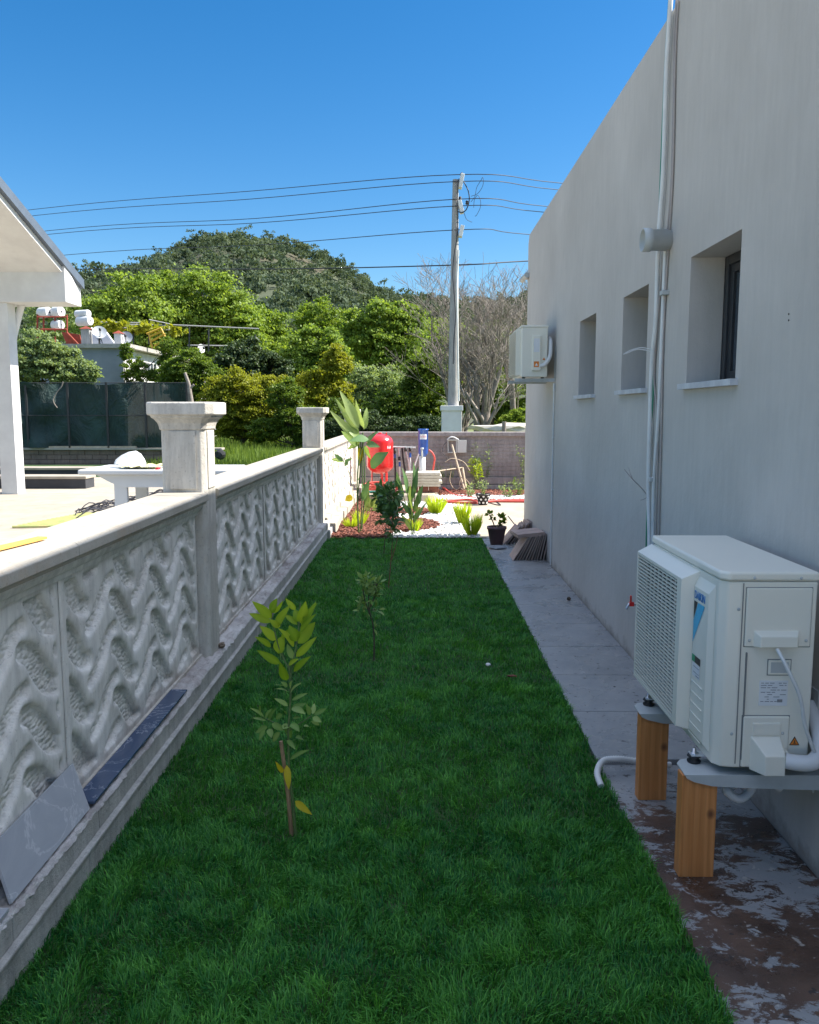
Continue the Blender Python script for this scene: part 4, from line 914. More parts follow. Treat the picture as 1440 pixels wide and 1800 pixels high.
# ================= FAR WALL AND THE UTILITY CORNER =================
tw = MB(); tw.box((-9, -16.3, -.2), (14, -16.02, 3.2)); tag(tw.build("bounce_wall", M['white'], None, .01), "plain white wall added out of view behind the camera to bounce light", "wall")  # unseen wall put in as a reflector behind the camera
fw = empty("rear_wall", (3, 16.5, 0), "weathered brownish grey concrete wall closing the yard behind the red tank", "wall")
m = MB(); m.box((-1.13, 16.42, .28), (9, 16.6, 1.08)); m.build("wall_panel", M['farwall'], fw)
m = MB(); m.box((-1.15, 16.37, 1.08), (9, 16.65, 1.165)); m.build("cap", M['farwall'], fw, .01)
m = MB(); m.box((-1.13, 16.33, -.05), (9, 16.6, .12)); m.box((-1.13, 16.36, .135), (9, 16.6, .27)); m.box((-1.13, 16.40, .12), (9, 16.6, .135)); m.build("plinth_course", M['farwall'], fw, .01)
def bricklines():
    m = MB(); rg = random.Random(5); z = .33
    while z < 1.0:
        x = -1.1+rg.uniform(0, .2)
        while x < 2.4:
            L_ = rg.uniform(.12, .3); m.box((x, 16.412, z), (x+L_-.02, 16.422, z+.058+rg.uniform(-.008, .008))); x += L_
        z += .075
    m.build("wall_texture_blocks", M['farwall'], fw, .004)
bricklines()
# pole pedestal, pole
ped = empty("pole_pedestal", atY(795, 760, 21.6), "white painted square pier around the foot of the electric pole", "pier")
ped.location.z = 0; WL[ped.name] = Vector(ped.location)
a_, b_ = atY(777, 722, 21.6), atY(812, 722, 21.6); tz = atY(795, 722, 21.6).z
m = MB(); m.box((a_.x, 21.6, -.05), (b_.x, 22.1, tz)); m.build("pier_body", M['white'], ped, .01)
m = MB(); m.box((a_.x-.03, 21.57, tz), (b_.x+.03, 22.13, atY(795, 713, 21.6).z)); m.build("pier_cap", M['white'], ped, .01)
pole = empty("electric_pole", (atY(797, 700, 21.85).x, 21.85, 1.6), "tall grey concrete electric pole rising above the rear wall", "pole")
bx, tx = atY(797, 705, 21.85), atY(801, 316, 21.85); m = MB()
m.tube([(bx.x, 21.85, .5), (bx.x, 21.85, bx.z), (tx.x, 21.85, tx.z)], [.145, .142, .075], 20); m.build("shaft", M['polecon'], pole)
m = MB(); xx = bx.x+.11; pts = [(bx.x+.135, 21.70, bx.z)]+[Vector(atY(u, v, 21.68)) for u, v in ((804, 560), (803, 500), (806, 440))]
m.tube(pts, .022, 8); m.build("riser_pipe", M['trimwhite'], pole)
m = MB()
for (u, v, h) in ((811, 319, 22), (810, 364, 20), (811, 407, 18)):
    p = atY(u, v, 21.75); m.box((-.05, -.12, -h/2*.0155), (.05, .12, h/2*.0155), 0, Matrix.Translation(p) @ Matrix.Rotation(R(12 if v != 364 else -14), 4, 'Y'))
m.build_split("cross_bracket", M['trimwhite'], pole, .01)
m = MB()
for (u, v) in ((812, 307), (809, 349), (821, 356)): 
    p = atY(u, v, 21.7); m.lathe(p, [(.001, -.05), (.03, -.05), (.045, -.02), (.03, 0), (.04, .03), (.001, .06)], 10)
m.build_split("insulator", M['rubber'], pole)
m = MB(); pts = smooth([atY(u, v, 21.62) for u, v in ((807, 314), (804, 345), (805, 375), (803, 420), (799, 445), (796, 480), (799, 520), (801, 560), (798, 600), (797, 640))]); m.tube(pts, .014, 5)
m.tube(smooth([atY(u, v, 21.6) for u, v in ((815, 319), (823, 335), (825, 352), (820, 368), (812, 374), (806, 372))]), .014, 5)
for L_ in (((828, 355), (835, 345), (838, 330), (845, 318), (849, 312), (849, 326), (840, 340), (828, 345)), ((833, 365), (834, 352), (840, 343), (845, 354), (844, 366), (838, 378), (835, 380)), ((816, 374), (820, 385), (828, 390), (830, 390))):
    m.tube(smooth([atY(u, v, 21.6) for u, v in L_]), .006, 4)
m.build("loose_cable", M['darkcable'], pole)
WR = [((-420, 430), (60, 368), (440, 336), (803, 307), (983, 321.6), (1300, 350)), ((-420, 438), (70, 378), (440, 350), (806, 319), (976, 333), (1300, 362)), ((-420, 468), (90, 405), (450, 384), (806, 350), (959, 362.6), (1300, 392)),
      ((-420, 472), (95, 411), (450, 392), (806, 362), (951, 372.5), (1300, 402)), ((-420, 500), (130, 447), (450, 431), (806, 404), (928, 412), (1300, 440)), ((-420, 478), (148, 473), (480, 473), (797, 466), (925, 459), (1300, 440))]
order = ["highest overhead power line between the pole and the roof", "second highest overhead power line, just under the topmost one", "third overhead power line, upper of the middle pair", "fourth overhead power line, lower of the middle pair", "fifth overhead power line, thin and hung from the lowest pole bracket", "thickest and lowest black overhead line passing behind the pole"]
for i, (pts, lab) in enumerate(zip(WR, order)):
    D_ = (44, 33, 27, 21.72, 24, 28) if i < 5 else (50, 36, 30, 25, 26, 30)
    cable("power_line", smooth([atY(u, v, d) for (u, v), d in zip(pts, D_)], 8), .011 if i < 5 else .019, 'darkcable', lab, "cable", "overhead power lines", 5)

# concrete platform
m = MB(); pa = (-.95, 14.05); m.prism([(-.95, 14.05), (.20, 14.05), (.30, 14.12), (.34, 14.3), (.34, 15.9), (-.95, 15.9)], .165, 'Z', -.003)
tag(m.build("concrete_platform", M['yard'], None, .03), "low concrete platform carrying the tank and the pump", "platform")
# red tank
tk = empty("pressure_tank", (-.63, 15.2, .16), "bright red pressure tank with a domed top standing by the rear wall", "tank")
cxy = (atY(668, 800, 15.2).x, 15.2); zt, zb = atY(668, 762, 15.2).z, atY(668, 833, 15.2).z; r_ = .245; h = zt-zb
prof = [(.001, zb)]+[(r_*math.sin(t), zb+.16-.16*math.cos(t)) for t in np.linspace(.15, math.pi/2, 8)]+[(r_*math.sin(t), zt-.17-.17*math.cos(t)) for t in np.linspace(math.pi/2, math.pi, 9)]
m = MB(); m.lathe((cxy[0], cxy[1], 0), prof, 36); m.build("vessel", M['red'], tk)
m = MB()
for a in (200, 320, 80): m.box((-.022, -.01, .16), (.022, .01, zb+.16), 0, Matrix.Translation((cxy[0]+.16*math.cos(R(a)), cxy[1]+.16*math.sin(R(a)), 0)) @ Matrix.Rotation(R(a+90), 4, 'Z'))
m.build_split("leg", M['red'], tk, .003)
m = MB(); m.lathe((cxy[0], cxy[1], 0), [(.03, zt-.01), (.03, zt+.02), (.001, zt+.02)], 12)
for s in (-1, 1): m.box((cxy[0]+s*.12-.012, cxy[1]-.02, zt-.05), (cxy[0]+s*.12+.012, cxy[1]+.02, zt+.02))
m.build_split("lug", M['red'], tk, .004)
m = MB()
for i, (dx, hh) in enumerate(((0, .05), (.022, .035), (.04, .05))):
    a = R(-52+i*7); cx_, cy_ = cxy[0]+(r_+.0015)*math.cos(a), cxy[1]+(r_+.0015)*math.sin(a)
    m.box((-.008, -.001, zt-.27), (.008, .001, zt-.27+hh), 0, Matrix.Translation((cx_, cy_, 0)) @ Matrix.Rotation(a+R(90), 4, 'Z'))
m.build("lettering", M['sticker'], tk)
# blue pump
pu = empty("well_pump", (atY(742, 800, 14.7).x, 14.7, .5), "blue cylindrical pump head with a red and white sticker on a white pipe", "pump")
px_ = atY(744, 790, 14.7).x; zt, zm, zb = atY(744, 754, 14.7).z, atY(744, 802, 14.7).z, atY(741, 830, 14.7).z
m = MB(); m.lathe((px_, 14.7, 0), [(.001, zm), (.055, zm), (.085, zm+.06), (.088, zt-.02), (.096, zt-.015), (.096, zt), (.082, zt), (.08, zt-.03), (.001, zt-.03)], 28); pb = m.build("cylinder", M['blue'], pu)
m = MB(); m.lathe((px_-.015, 14.7, 0), [(.056, zb-.02), (.056, zm+.005), (.001, zm+.005)], 20); m.build("riser", M['plasticwhite'], pu)
m = MB()
nn = 10; zz0, zz1 = atY(744, 772, 14.7).z, atY(744, 763, 14.7).z
vs_ = []; 
for i in range(nn+1):
    a = R(-90-42+i*8.4); vs_ += [(px_+.0895*math.cos(a), 14.7+.0895*math.sin(a), zz0), (px_+.0895*math.cos(a), 14.7+.0895*math.sin(a), zz1)]
m.add(vs_, [(2*i, 2*i+2, 2*i+3, 2*i+1) for i in range(nn)], 0, True); lb = m.build("sticker", M['sticker'], pb)
m = MB()
for i in range(6):
    a = R(-90-32+i*12.5); T_ = Matrix.Translation((px_+.0905*math.cos(a), 14.7+.0905*math.sin(a), 0)) @ Matrix.Rotation(a+R(90), 4, 'Z')
    m.box((-.0065, -.0005, zz0+.025), (-.0035, .0005, zz1-.03), 0, T_); m.box((-.0035, -.0005, zz0+(.04 if i % 2 else .055)), (.005, .0005, zz0+(.05 if i % 2 else .065)), 0, T_)
m.build("lettering", M['redhose'], lb)
m = MB(); m.tube(smooth([(px_-.02, 14.60, zm-.02), (px_-.02, 14.59, zm+.05), (px_-.025, 14.585, zm+.11)]), .018, 10); m.lathe((px_-.02, 14.585, zm+.10), [(.001, .06), (.03, .055), (.03, .03), (.012, .02), (.012, -.0)], 14); m.build_split("valve", M['galv'], pu)
# manifold
mf = empty("pipe_manifold", (atY(708, 800, 15.6).x, 15.6, .2), "row of black and white pipes with blue joints beside the red tank", "pipes")
q = lambda u, v, Y=15.6: atY(u, v, Y)
m = MB(); m.tube([q(690, 786), q(731, 787)], .017, 8); m.build("header_pipe", M['galv'], mf)
m = MB(); m.tube(smooth([q(693, 787), q(694, 800), q(695, 830), q(695, 850)]), .017, 8); m.tube(smooth([q(707, 787), q(708, 800), q(711, 820), q(717, 848)]), .017, 8); m.build_split("hose", M['rubber'], mf)
m = MB(); m.tube(smooth([q(701, 786), q(702, 800), q(703, 830), q(704, 850)]), .015, 8); m.tube(smooth([q(712, 788), q(716, 800), q(719, 815), q(721, 835)]), .015, 8); m.tube(smooth([q(736, 798), q(731, 812), q(726, 828)]), .013, 8); m.tube([q(721, 800), q(721.5, 835)], .015, 8); m.build_split("white_pipe", M['plasticwhite'], mf)
m = MB(); m.tube([q(721, 796), q(721, 804)], .021, 10); m.tube([q(702.3, 812), q(702.7, 820)], .021, 10); m.tube([q(694, 798), q(694.3, 805)], .021, 10); m.build_split("blue_joint", M['blue'], mf)
m = MB()
for (u, v) in ((694, 793), (702, 806), (713, 790), (721, 790)): p = q(u, v, 15.57); m.lathe(p, [(.001, -.04), (.026, -.035), (.026, .035), (.001, .04)], 10)
m.build_split("valve", M['rubber'], mf)
# red hoses
m = MB(); m.tube(smooth([q(754, 791, 14.75), q(760, 796, 14.75), q(764, 805, 14.75), q(763, 815, 14.75), q(761, 828, 14.75)]), .016, 8); tag(m.build("red_hose", M['redhose']), "short red hose arching right of the blue pump", "hose", "red hoses in the yard")
m = MB(); rg = random.Random(2)
cx0 = q(672, 852, 14.6)
for k in range(5):
    pts = []
    for i in range(26):
        t = i/25*2*math.pi; pts.append((-.62+.33*math.cos(t)+rg.uniform(-.01, .01), 14.55+.22*math.sin(t), .19+k*.022+.03*math.sin(2*t+k)))
    m.tube(pts, .018, 7)
tag(m.build("red_hose", M['redhose']), "coiled red hose heaped on the platform in front of the red tank", "hose", "red hoses in the yard")
m = MB(); m.tube([(-.95, 14.2, .19), (-.7, 14.18, .19), (-.45, 14.15, .19)], .02, 8); tag(m.build("teal_hose", M['greenhose']), "short teal hose lying in front of the coiled red hose", "hose")
pts = smooth([atZ(773, 852, .1), atZ(783, 860, .05), atZ(792, 867, .03), atZ(806, 872, .03), atZ(822, 873, .03), atZ(836, 876, .03)])
m = MB(); m.tube(pts, .022, 8); tag(m.build("red_hose", M['redhose']), "red hose snaking from the platform towards the polka dot pot", "hose", "red hoses in the yard")
m = MB(); m.tube(smooth([atZ(783, 880, .02), atZ(820, 878, .02), atZ(845, 882, .02), atZ(880, 879.5, .02), atZ(960, 879, .02), atZ(1100, 880, .02)]), .02, 8); m.tube(smooth([atZ(783, 882, .02), atZ(830, 884, .02), atZ(870, 881, .02), atZ(960, 882, .02), atZ(1100, 882, .02)]), .02, 8)
tag(m.build("red_hose", M['redhose']), "long doubled red hose lying straight across the yard in front of the rear bed", "hose", "red hoses in the yard")
cable("thin_cable", smooth([atZ(858, 883, .006), atZ(880, 888, .006), (1.5, 14.6, .006), (2.5, 14.2, .006)]), .008, 'darkcable', "thin dark cable trailing over the concrete from the polka dot pot", "cable")
# stacked cream slabs on bricks
sx0, sx1 = atY(716, 860, 14.35).x, atY(772, 860, 14.35).x
for k in range(3):
    m = MB(); w3 = (sx1-sx0-.02)/3; m.box((sx0+.02+k*w3, 14.3, .165), (sx0+.02+(k+1)*w3-.008, 14.62, .27)); tag(m.build("brick", M['brick'], None, .006), ["red brick under the left end of the cream slabs", "red brick under the middle of the cream slabs", "red brick under the right end of the cream slabs"][k], "brick", "bricks under the slab stack")
nms = ["bottom", "second from the bottom", "third from the bottom", "fourth, just under the top slab", "topmost"]
for k in range(5):
    o_ = [0, .02, -.015, .015, .0][k]; m = MB(); m.box((sx0-.03+o_, 14.27-.01*k, .272+k*.05), (sx1+.02+o_*1.5, 14.75, .272+k*.05+.046)); tag(m.build("stone_slab", M['creamstone'], None, .006), "cream stone slab, %s of the stack under the blue pump" % nms[k], "slab", "stacked cream slabs")
# meter box on rear wall
bx_ = empty("meter_box", (atY(795, 782, 16.4).x, 16.4, .8), "small white meter box with its door open on the rear wall", "meter box")
x0, x1 = atY(787, 780, 16.38).x, atY(803, 780, 16.38).x; z0, z1 = atY(790, 796, 16.38).z, atY(790, 773, 16.38).z
m = MB(); t = .016
m.box((x0, 16.33, z0), (x0+t, 16.411, z1)); m.box((x1-t, 16.33, z0), (x1, 16.411, z1)); m.box((x0+t, 16.33, z0), (x1-t, 16.411, z0+t)); m.box((x0+t, 16.33, z1-t), (x1-t, 16.411, z1)); m.build("frame", M['boxdoor'], bx_, .003)
m = MB(); m.box((x0+t, 16.395, z0+t), (x1-t, 16.411, z1-t)); m.build("inside", M['farwall'], bx_)
m = MB(); m.box((x1+.01, 16.335, z0+.005), (atY(820, 780, 16.38).x, 16.35, z1-.005)); m.build("door", M['boxdoor'], bx_, .004)
m = MB(); m.tube(smooth([(x0-.01, 16.3, z1+.0), (x0+.05, 16.3, z1+.05), (x0+.12, 16.3, z1+.05), (x1+.03, 16.3, z1-.0)]), .015, 8); m.build("cable_loop", M['plasticwhite'], bx_)
m = MB(); m.tube(smooth([q(786, 776, 16.3), q(779, 785, 16.25), (atY(780, 798, 16.2)), q(790, 808, 16.2), q(800, 805, 16.2)]), .006, 5); m.build("thin_wire", M['darkcable'], bx_)
m = MB(); m.tube([q(794.5, 782, 16.1), q(816, 860, 15.7)], .021, 6); tag(m.build("leaning_stick", M['paleplank']), "long pale stick leaning against the rear wall by the meter box", "stick")
m = MB(); m.tube([q(813, 822, 16.0), q(819, 858, 15.8)], .024, 6); m.tube([q(813, 822, 16.0), q(770, 828, 15.6)], .014, 6); tag(m.build("leaning_stick", M['paleplank']), "short forked pale stick standing right of the long leaning one", "stick")
m = MB()
for L_ in (((783, 812), (795, 806), (815, 812), (826, 828)), ((793, 828), (791, 845), (797, 858), (805, 860), (812, 852)), ((812, 838), (808, 850), (812, 860), (822, 860), (825, 850), (818, 842))): m.tube(smooth([q(u, v, 15.75) for u, v in L_]), .008, 5)
tag(m.build("tangled_wire", M['paleplank']), "loops of pale stiff wire tangled around the leaning sticks", "wire")

# mulch, pebbles
def ingrid(poly, pts):
    x, y = pts[:, 0], pts[:, 1]; c = np.zeros(len(pts), bool); n = len(poly)
    for i in range(n):
        (x0, y0), (x1, y1) = poly[i], poly[i-1]; con = ((y0 > y) != (y1 > y)); 
        with np.errstate(divide='ignore', invalid='ignore'): c ^= con & (x < (x1-x0)*(y-y0)/(y1-y0)+x0)
    return c
def pxpoly(L_): return [tuple(atZ(u, v)[:2]) for u, v in L_]
bed = pxpoly([(560, 947), (845, 947), (838, 930), (824, 905), (812, 890), (760, 884), (690, 880), (590, 880)])
ISL = [(atZ(725, 932), .36, .28), (atZ(730, 903), .30, .26)]
mulch_poly = pxpoly([(560, 947.3), (683, 947.3), (694, 935), (715, 938), (765, 932), (775, 925), (760, 917), (738, 914), (725, 918), (700, 912), (693, 900), (700, 893), (700, 880), (590, 880), (560, 900)])
isl2 = pxpoly([(700, 905), (740, 908), (756, 903), (748, 897), (720, 894), (700, 896)])
m = MB(); m.add([(*p, .010) for p in bed], [tuple(range(len(bed)))]); st(m.build("gravel_bed_base", M['pebble']))
m = MB(); m.add([(*p, .018) for p in mulch_poly], [tuple(range(len(mulch_poly)))]); st(m.build("mulch_bed_base", M['mulch']))
def scatter(name, n, poly, excl, size, mat, seed, flat=.6, z=.015, bbox=None, elong=1.0):
    g = np.random.default_rng(seed); pl = np.array(poly); lo, hi = pl.min(0), pl.max(0)
    P_ = g.uniform(lo, hi, (n, 2)); k = ingrid(poly, P_)
    for e in excl: k &= ~ingrid(e, P_)
    P_ = P_[k]; n = len(P_)
    base = np.array([(1,0,0),(-1,0,0),(0,1,0),(0,-1,0),(0,0,1),(0,0,-1)], float); tri = np.array([(0,2,4),(2,1,4),(1,3,4),(3,0,4),(2,0,5),(1,2,5),(3,1,5),(0,3,5)])
    s = size*g.uniform(.6, 1.3, (n, 1, 1)); a = g.uniform(0, 2*np.pi, n); ca, sa = np.cos(a), np.sin(a)
    B = base[None]*np.array([elong, 1/elong**.5, flat])*s*(1+g.normal(0, .12, (n, 6, 1)))
    X = B[..., 0]*ca[:, None]-B[..., 1]*sa[:, None]; Y = B[..., 0]*sa[:, None]+B[..., 1]*ca[:, None]; Z = B[..., 2]+g.normal(0, .25, (n, 1))*B[..., 0]
    V = np.stack([X+P_[:, 0, None], Y+P_[:, 1, None], Z+z+g.uniform(0, size*.6, (n, 1))], 2).reshape(-1, 3)
    Fc = (tri[None]+np.arange(n)[:, None, None]*6).reshape(-1, 3)
    return npmesh(name, V, Fc, M[mat], smooth=False)
stuff(scatter("white_pebbles", 6500, bed, [mulch_poly, isl2], .024, 'pebble', 1))
stuff(scatter("red_mulch", 9000, mulch_poly, [], .022, 'mulch', 2, .4, .025, elong=1.7))
m = MB(); m.add([(*p, .022) for p in isl2], [tuple(range(len(isl2)))]); st(m.build("mulch_island_base", M['mulch']))
stuff(scatter("red_mulch", 1500, isl2, [], .022, 'mulch', 3, .4, .028, elong=1.7))
rb = [(.45, 15.2), (3.2, 15.2), (3.2, 16.3), (.45, 16.3)]; rbp = [(.36, 14.55), (3.2, 14.75), (3.2, 15.15), (.36, 15.25)]
m = MB(); m.add([(*p, .006) for p in rb], [(0, 1, 2, 3)]); st(m.build("rear_bed_base", M['mulch']))
stuff(scatter("red_mulch", 5000, rb, [], .03, 'mulch', 5, .4, .015, elong=1.6)); stuff(scatter("white_pebbles", 3000, rbp, [], .028, 'pebble', 7, z=.01))

# ================= TILE STACKS, POTS =================
def leaned_tile(x, y, w_, h_, lean, yaw, th=.011):
    return Matrix.Translation((x, y, .014)) @ Matrix.Rotation(yaw, 4, 'Z') @ Matrix.Rotation(lean, 4, 'Y')
x0t, x1t = atZ(905, 998, 0).x, 1.345
rg = random.Random(6); NT = 11
for k in range(NT):
    f = k/(NT-1); x = x0t+.02+(x1t-.03-x0t)*f*.98; lean = R(31-21*f+rg.uniform(-1.5, 1.5)); y = 8.55+rg.uniform(-.015, .015)
    T_ = leaned_tile(x, y, .3, .3, lean, R(rg.uniform(-3, 3)))
    m = MB(); m.box((0, -.02+rg.uniform(-.02, .02), 0), (.010, .34+rg.uniform(-.02, .02), .285), 0, T_)
    lab = "square clay tile standing outermost at the left of the tile stack, its face showing" if k == 0 else "grey-brown clay tile standing on edge inside the leaning stack by the house wall"
    tag(m.build("floor_tile", M['tile' if k % 2 == 0 else 'tileedge'], None, .0015), lab, "tile", "floor tiles leaning against the house wall" if k else "outermost leaning floor tile")
zt = .262
for k in range(3):
    T_ = Matrix.Translation((1.185, 8.72, zt+k*.0125)) @ Matrix.Rotation(R(2+rg.uniform(-2, 2)+6), 4, 'Z') @ Matrix.Rotation(R(-5), 4, 'Y')
    m = MB(); m.box((-.145, -.17, 0), (.145, .17, .011), 0, T_); tag(m.build("floor_tile", M['tile'], None, .0015), ["clay tile lying flat on the leaning tiles, bottom one of three", "clay tile lying flat on the leaning tiles, middle one of three", "clay tile lying flat on the leaning tiles, topmost of three"][k], "tile", "floor tiles laid flat on the stack")
for k in range(9):
    f = k/8; x = 1.03+.29*f; T_ = leaned_tile(x, 9.72+rg.uniform(-.04, .04), 0, 0, R(38-26*f+rg.uniform(-3, 3)), R(rg.uniform(-6, 6)))
    m = MB(); m.box((0, -.1, 0), (.010, .2, .27), 0, T_); tag(m.build("floor_tile", M['tileedge' if k % 2 else 'tile'], None, .0015), "weathered tile in the smaller stack at the far corner of the house", "tile", "floor tiles in the far stack")
m = MB(); a_, b_ = atY(893, 907, 10.2), atY(908, 926, 9.9); m.tube([a_, b_], .007, 6); tag(m.build("thin_rod", M['twig']), "thin grey rod leaning against the far tile stack", "rod")
rock("film_scrap", (.93, 9.3, .03), (.10, .10, .018), 'greyside', 12, "crumpled grey plastic film on the path between pot and tiles", "litter")
def pot(name, c, r0, r1, h, mat, lab, parent_mat='soil'):
    e = empty(name, c, lab, "potted plant"); m = MB()
    m.lathe(c, [(.001, 0), (r0, 0), (r1, h*.86), (r1+.008, h*.86), (r1+.008, h), (r1-.006, h), (r1-.01, h*.9)], 28); p = m.build("pot", M[mat], e)
    m = MB(); m.lathe(c, [(.001, h*.91), (r1-.008, h*.90)], 20); m.build("soil", M['soil'], e); return e, p
pc = atZ(873, 957, .012); pe, _ = pot("potted_plant", (pc.x, pc.y, .012), .072, .108, .215, 'potpurple', "leafy succulent in a dusky mauve pot at the path's far end")
m = MB(); z0 = .2
m.tube(smooth([(pc.x-.03, pc.y, z0), (pc.x-.035, pc.y, z0+.05), (pc.x-.06, pc.y, z0+.11), (pc.x-.085, pc.y, z0+.16)]), .008, 6); m.tube(smooth([(pc.x-.01, pc.y, z0), (pc.x+.03, pc.y, z0+.04), (pc.x+.055, pc.y, z0+.09)]), .009, 6); m.build("stem", M['redstem'], pe)
fo = Foliage(); g = random.Random(4)
for (dx, dz, rr, n) in ((-.085, .165, .045, 16), (-.05, .11, .03, 8), (.05, .12, .06, 26), (.06, .06, .045, 16), (.02, .04, .03, 8)):
    for k in range(n):
        a, b = g.uniform(0, 6.28), g.uniform(-.4, 1.3); d = Vector((math.cos(a)*math.cos(b), math.sin(a)*math.cos(b), math.sin(b)))
        c0 = Vector((pc.x+dx, pc.y, z0+dz)); fo.leaf(c0+d*rr*.3, c0+d*(rr+.022), .042, (g.uniform(-1, 1), g.uniform(-1, 1), 1), g.random(), .05, .2, seg=4)
fo.build("foliage", M['leafmid'], pe)
c2 = atZ(849, 887, 0); e2, p2 = pot("potted_plant", (c2.x, c2.y, -.003), .075, .118, .19, 'potblack', "small shrub in a black pot with white polka dots")
m = MB(); rg = random.Random(1)
for row, zz in enumerate((.04, .095, .15)):
    rr = .075+(.043)*(zz/.163)+.001
    for k in range(8):
        a = 2*math.pi*(k+.5*(row % 2))/8; n_ = Vector((math.cos(a), math.sin(a), -.25)).normalized(); ctr = Vector((c2.x+rr*math.cos(a), c2.y+rr*math.sin(a), zz))+n_*.003
        s1 = Vector((-math.sin(a), math.cos(a), 0)); s2 = n_.cross(s1)
        m.add([ctr+(s1*math.cos(t)+s2*math.sin(t))*.019 for t in np.linspace(0, 2*math.pi, 13)[:-1]], [tuple(range(12))])
m.build_split("polka_dot", M['dot'], p2)
def bushy(name, lab, cat, c, h, r, n, leaf, mat, stem='greenstem', seed=1, nst=5, group=None, parent=None, asp=.5, z0=.15):
    """airy small shrub: thin stems with leaves near the ends"""
    e = parent or empty(name, c, lab, cat, group); rg = random.Random(seed); m = MB(); fo = Foliage(); c = Vector(c)
    for s in range(nst):
        a = rg.uniform(0, 6.28); top = c+Vector((math.cos(a)*r*rg.uniform(.3, 1), math.sin(a)*r*rg.uniform(.3, 1), h*rg.uniform(.65, 1)))
        mid = c.lerp(top, .5)+Vector((rg.gauss(0, r*.12), rg.gauss(0, r*.12), 0)); P_ = smooth([c, mid, top], 5); m.tube(P_, [max(.0022, .006*(1-i/len(P_))) for i in range(len(P_))], 4)
        for k in range(n//nst):
            f = rg.uniform(z0, 1); p = P_[min(len(P_)-1, int(f*len(P_)))]; d = Vector((rg.gauss(0, 1), rg.gauss(0, 1), rg.gauss(.3, .6))).normalized()
            b = p+d*rg.uniform(0, r*.22); fo.leaf(b, b+d*leaf*rg.uniform(.6, 1.3), leaf*asp, (rg.gauss(0, .6), rg.gauss(-.2, .6), 1), rg.random(), .1, .2, seg=3)
    m.build("stem", M[stem], e); fo.build("foliage", M[mat], e); return e
bushy("x", None, None, (c2.x, c2.y, .16), .26, .16, 90, .045, 'leafgrey', seed=3, parent=e2, nst=7)
# rear-bed plants
bushy("shrub", "airy rose-like shrub with pale leaves behind the polka dot pot", "shrub", tuple(atZ(852, 862, 0)), .98, .38, 170, .065, 'leafgrey', seed=5, nst=9, group="shrubs along the rear wall", z0=.35)
bushy("shrub", "golden yellow leaved bush left of the polka dot pot", "shrub", tuple(atZ(838, 864, 0)), .66, .17, 230, .06, 'leaflime', seed=6, nst=9, group="shrubs along the rear wall", z0=.5)
bushy("shrub", "loose green shrub half hidden by the house corner at the rear wall", "shrub", tuple(atZ(926, 864, 0)), .95, .25, 110, .06, 'leafgrey', seed=7, nst=7, group="shrubs along the rear wall", z0=.3)
bushy("shrub", "low lavender-like tuft in the rear bed left of the house edge", "shrub", tuple(atZ(893, 876, 0)), .30, .22, 130, .05, 'leafgrey', seed=8, nst=12, group="shrubs along the rear wall")
bushy("shrub", "low reddish green ground shrub right beside the house edge in the rear bed", "shrub", tuple(atZ(912, 874, 0)), .34, .2, 120, .05, 'leafbush', seed=9, nst=12, group="shrubs along the rear wall")
bushy("shrub", "low sprawling shrub directly left of the polka dot pot base", "shrub", tuple(atZ(826, 876, 0)), .28, .2, 110, .05, 'leafgrey', seed=10, nst=12, group="shrubs along the rear wall")
def tuft(lab, u, v, h, r, n, mat, wd=.02, seed=0, name="fern_tuft", group="lime green tufts in the gravel", lean=1.0, Z=0, cat="plant"):
    c = atZ(u, v, Z); rg = random.Random(seed); fo = Foliage()
    for k in range(int(n*2.2)):
        a = rg.uniform(0, 6.28); rr = rg.random()**.6; L_ = h*rg.uniform(.6, 1.05)
        b = c+Vector((math.cos(a)*r*.35*rr, math.sin(a)*r*.35*rr, 0)); t = b+Vector((math.cos(a)*r*rr*lean, math.sin(a)*r*rr*lean, L_))
        fo.leaf(b, t, wd*.55*rg.uniform(.6, 1.3), (math.cos(a+1.5), math.sin(a+1.5), .3), rg.random(), .06, .15, shape=.8, seg=5, wav=.4)
    e = empty(name, c, lab, cat, group); fo.build("fronds", M[mat], e); return e
tuft("bushy lime green tuft in the white gravel behind, right of the concrete platform's corner", 766, 905, .30, .15, 70, 'leaflime', .03, 1)
tuft("tallest yellow-green tuft at the right edge of the white gravel", 813, 923, .33, .11, 70, 'leaflime', .03, 2)
tuft("darker lime tuft at the front right corner of the gravel", 829, 944, .30, .12, 80, 'leaflime', .026, 3)
tuft("small lime tuft in the mulch left of the banana-like stems", 617, 930, .16, .11, 40, 'leaflime', .02, 4)
tuft("small lime tuft in the mulch just right of the banana-like stems", 633, 925, .24, .11, 40, 'leaflime', .02, 5)
tuft("short lime tuft at the foot of the strelitzia in the mulch", 728, 936, .20, .10, 45, 'leaflime', .02, 6)
tuft("tall reedy grass clump at the rear wall, right of the blue pump", 783, 862, .62, .16, 40, 'leafgrey', .025, 7, "grass_clump", None, 1.2)
def paddle_plant(name, lab, cat, base, Y, stalks, leaves, mats, wst=.009, group=None):
    e = empty(name, base, lab, cat, group); m = MB()
    for st_ in stalks: m.tube(smooth([atY(u, v, Y+dy) for u, v, dy in st_], 5), wst, 6)
    m.build("stalk", M['greenstem'], e)
    F_ = {}
    for (bu, bv, tu, tv, wpx, mt, dy, var) in leaves:
        fo = F_.setdefault(mt, Foliage()); z = Y
        n_ = (random.Random(int(bu*7+tv)).uniform(-.8, .8), -1, .7)
        fo.leaf(atY(bu, bv, Y+dy*.3), atY(tu, tv, Y+dy), wpx/F*Y, n_, var, .08, .22, shape=.7, seg=9, wav=.10)
    for k, fo in F_.items(): fo.build("leaf_blades", M[k], e)
    return e
B_, Dk = 'leafbanana', 'leafpaddledark'
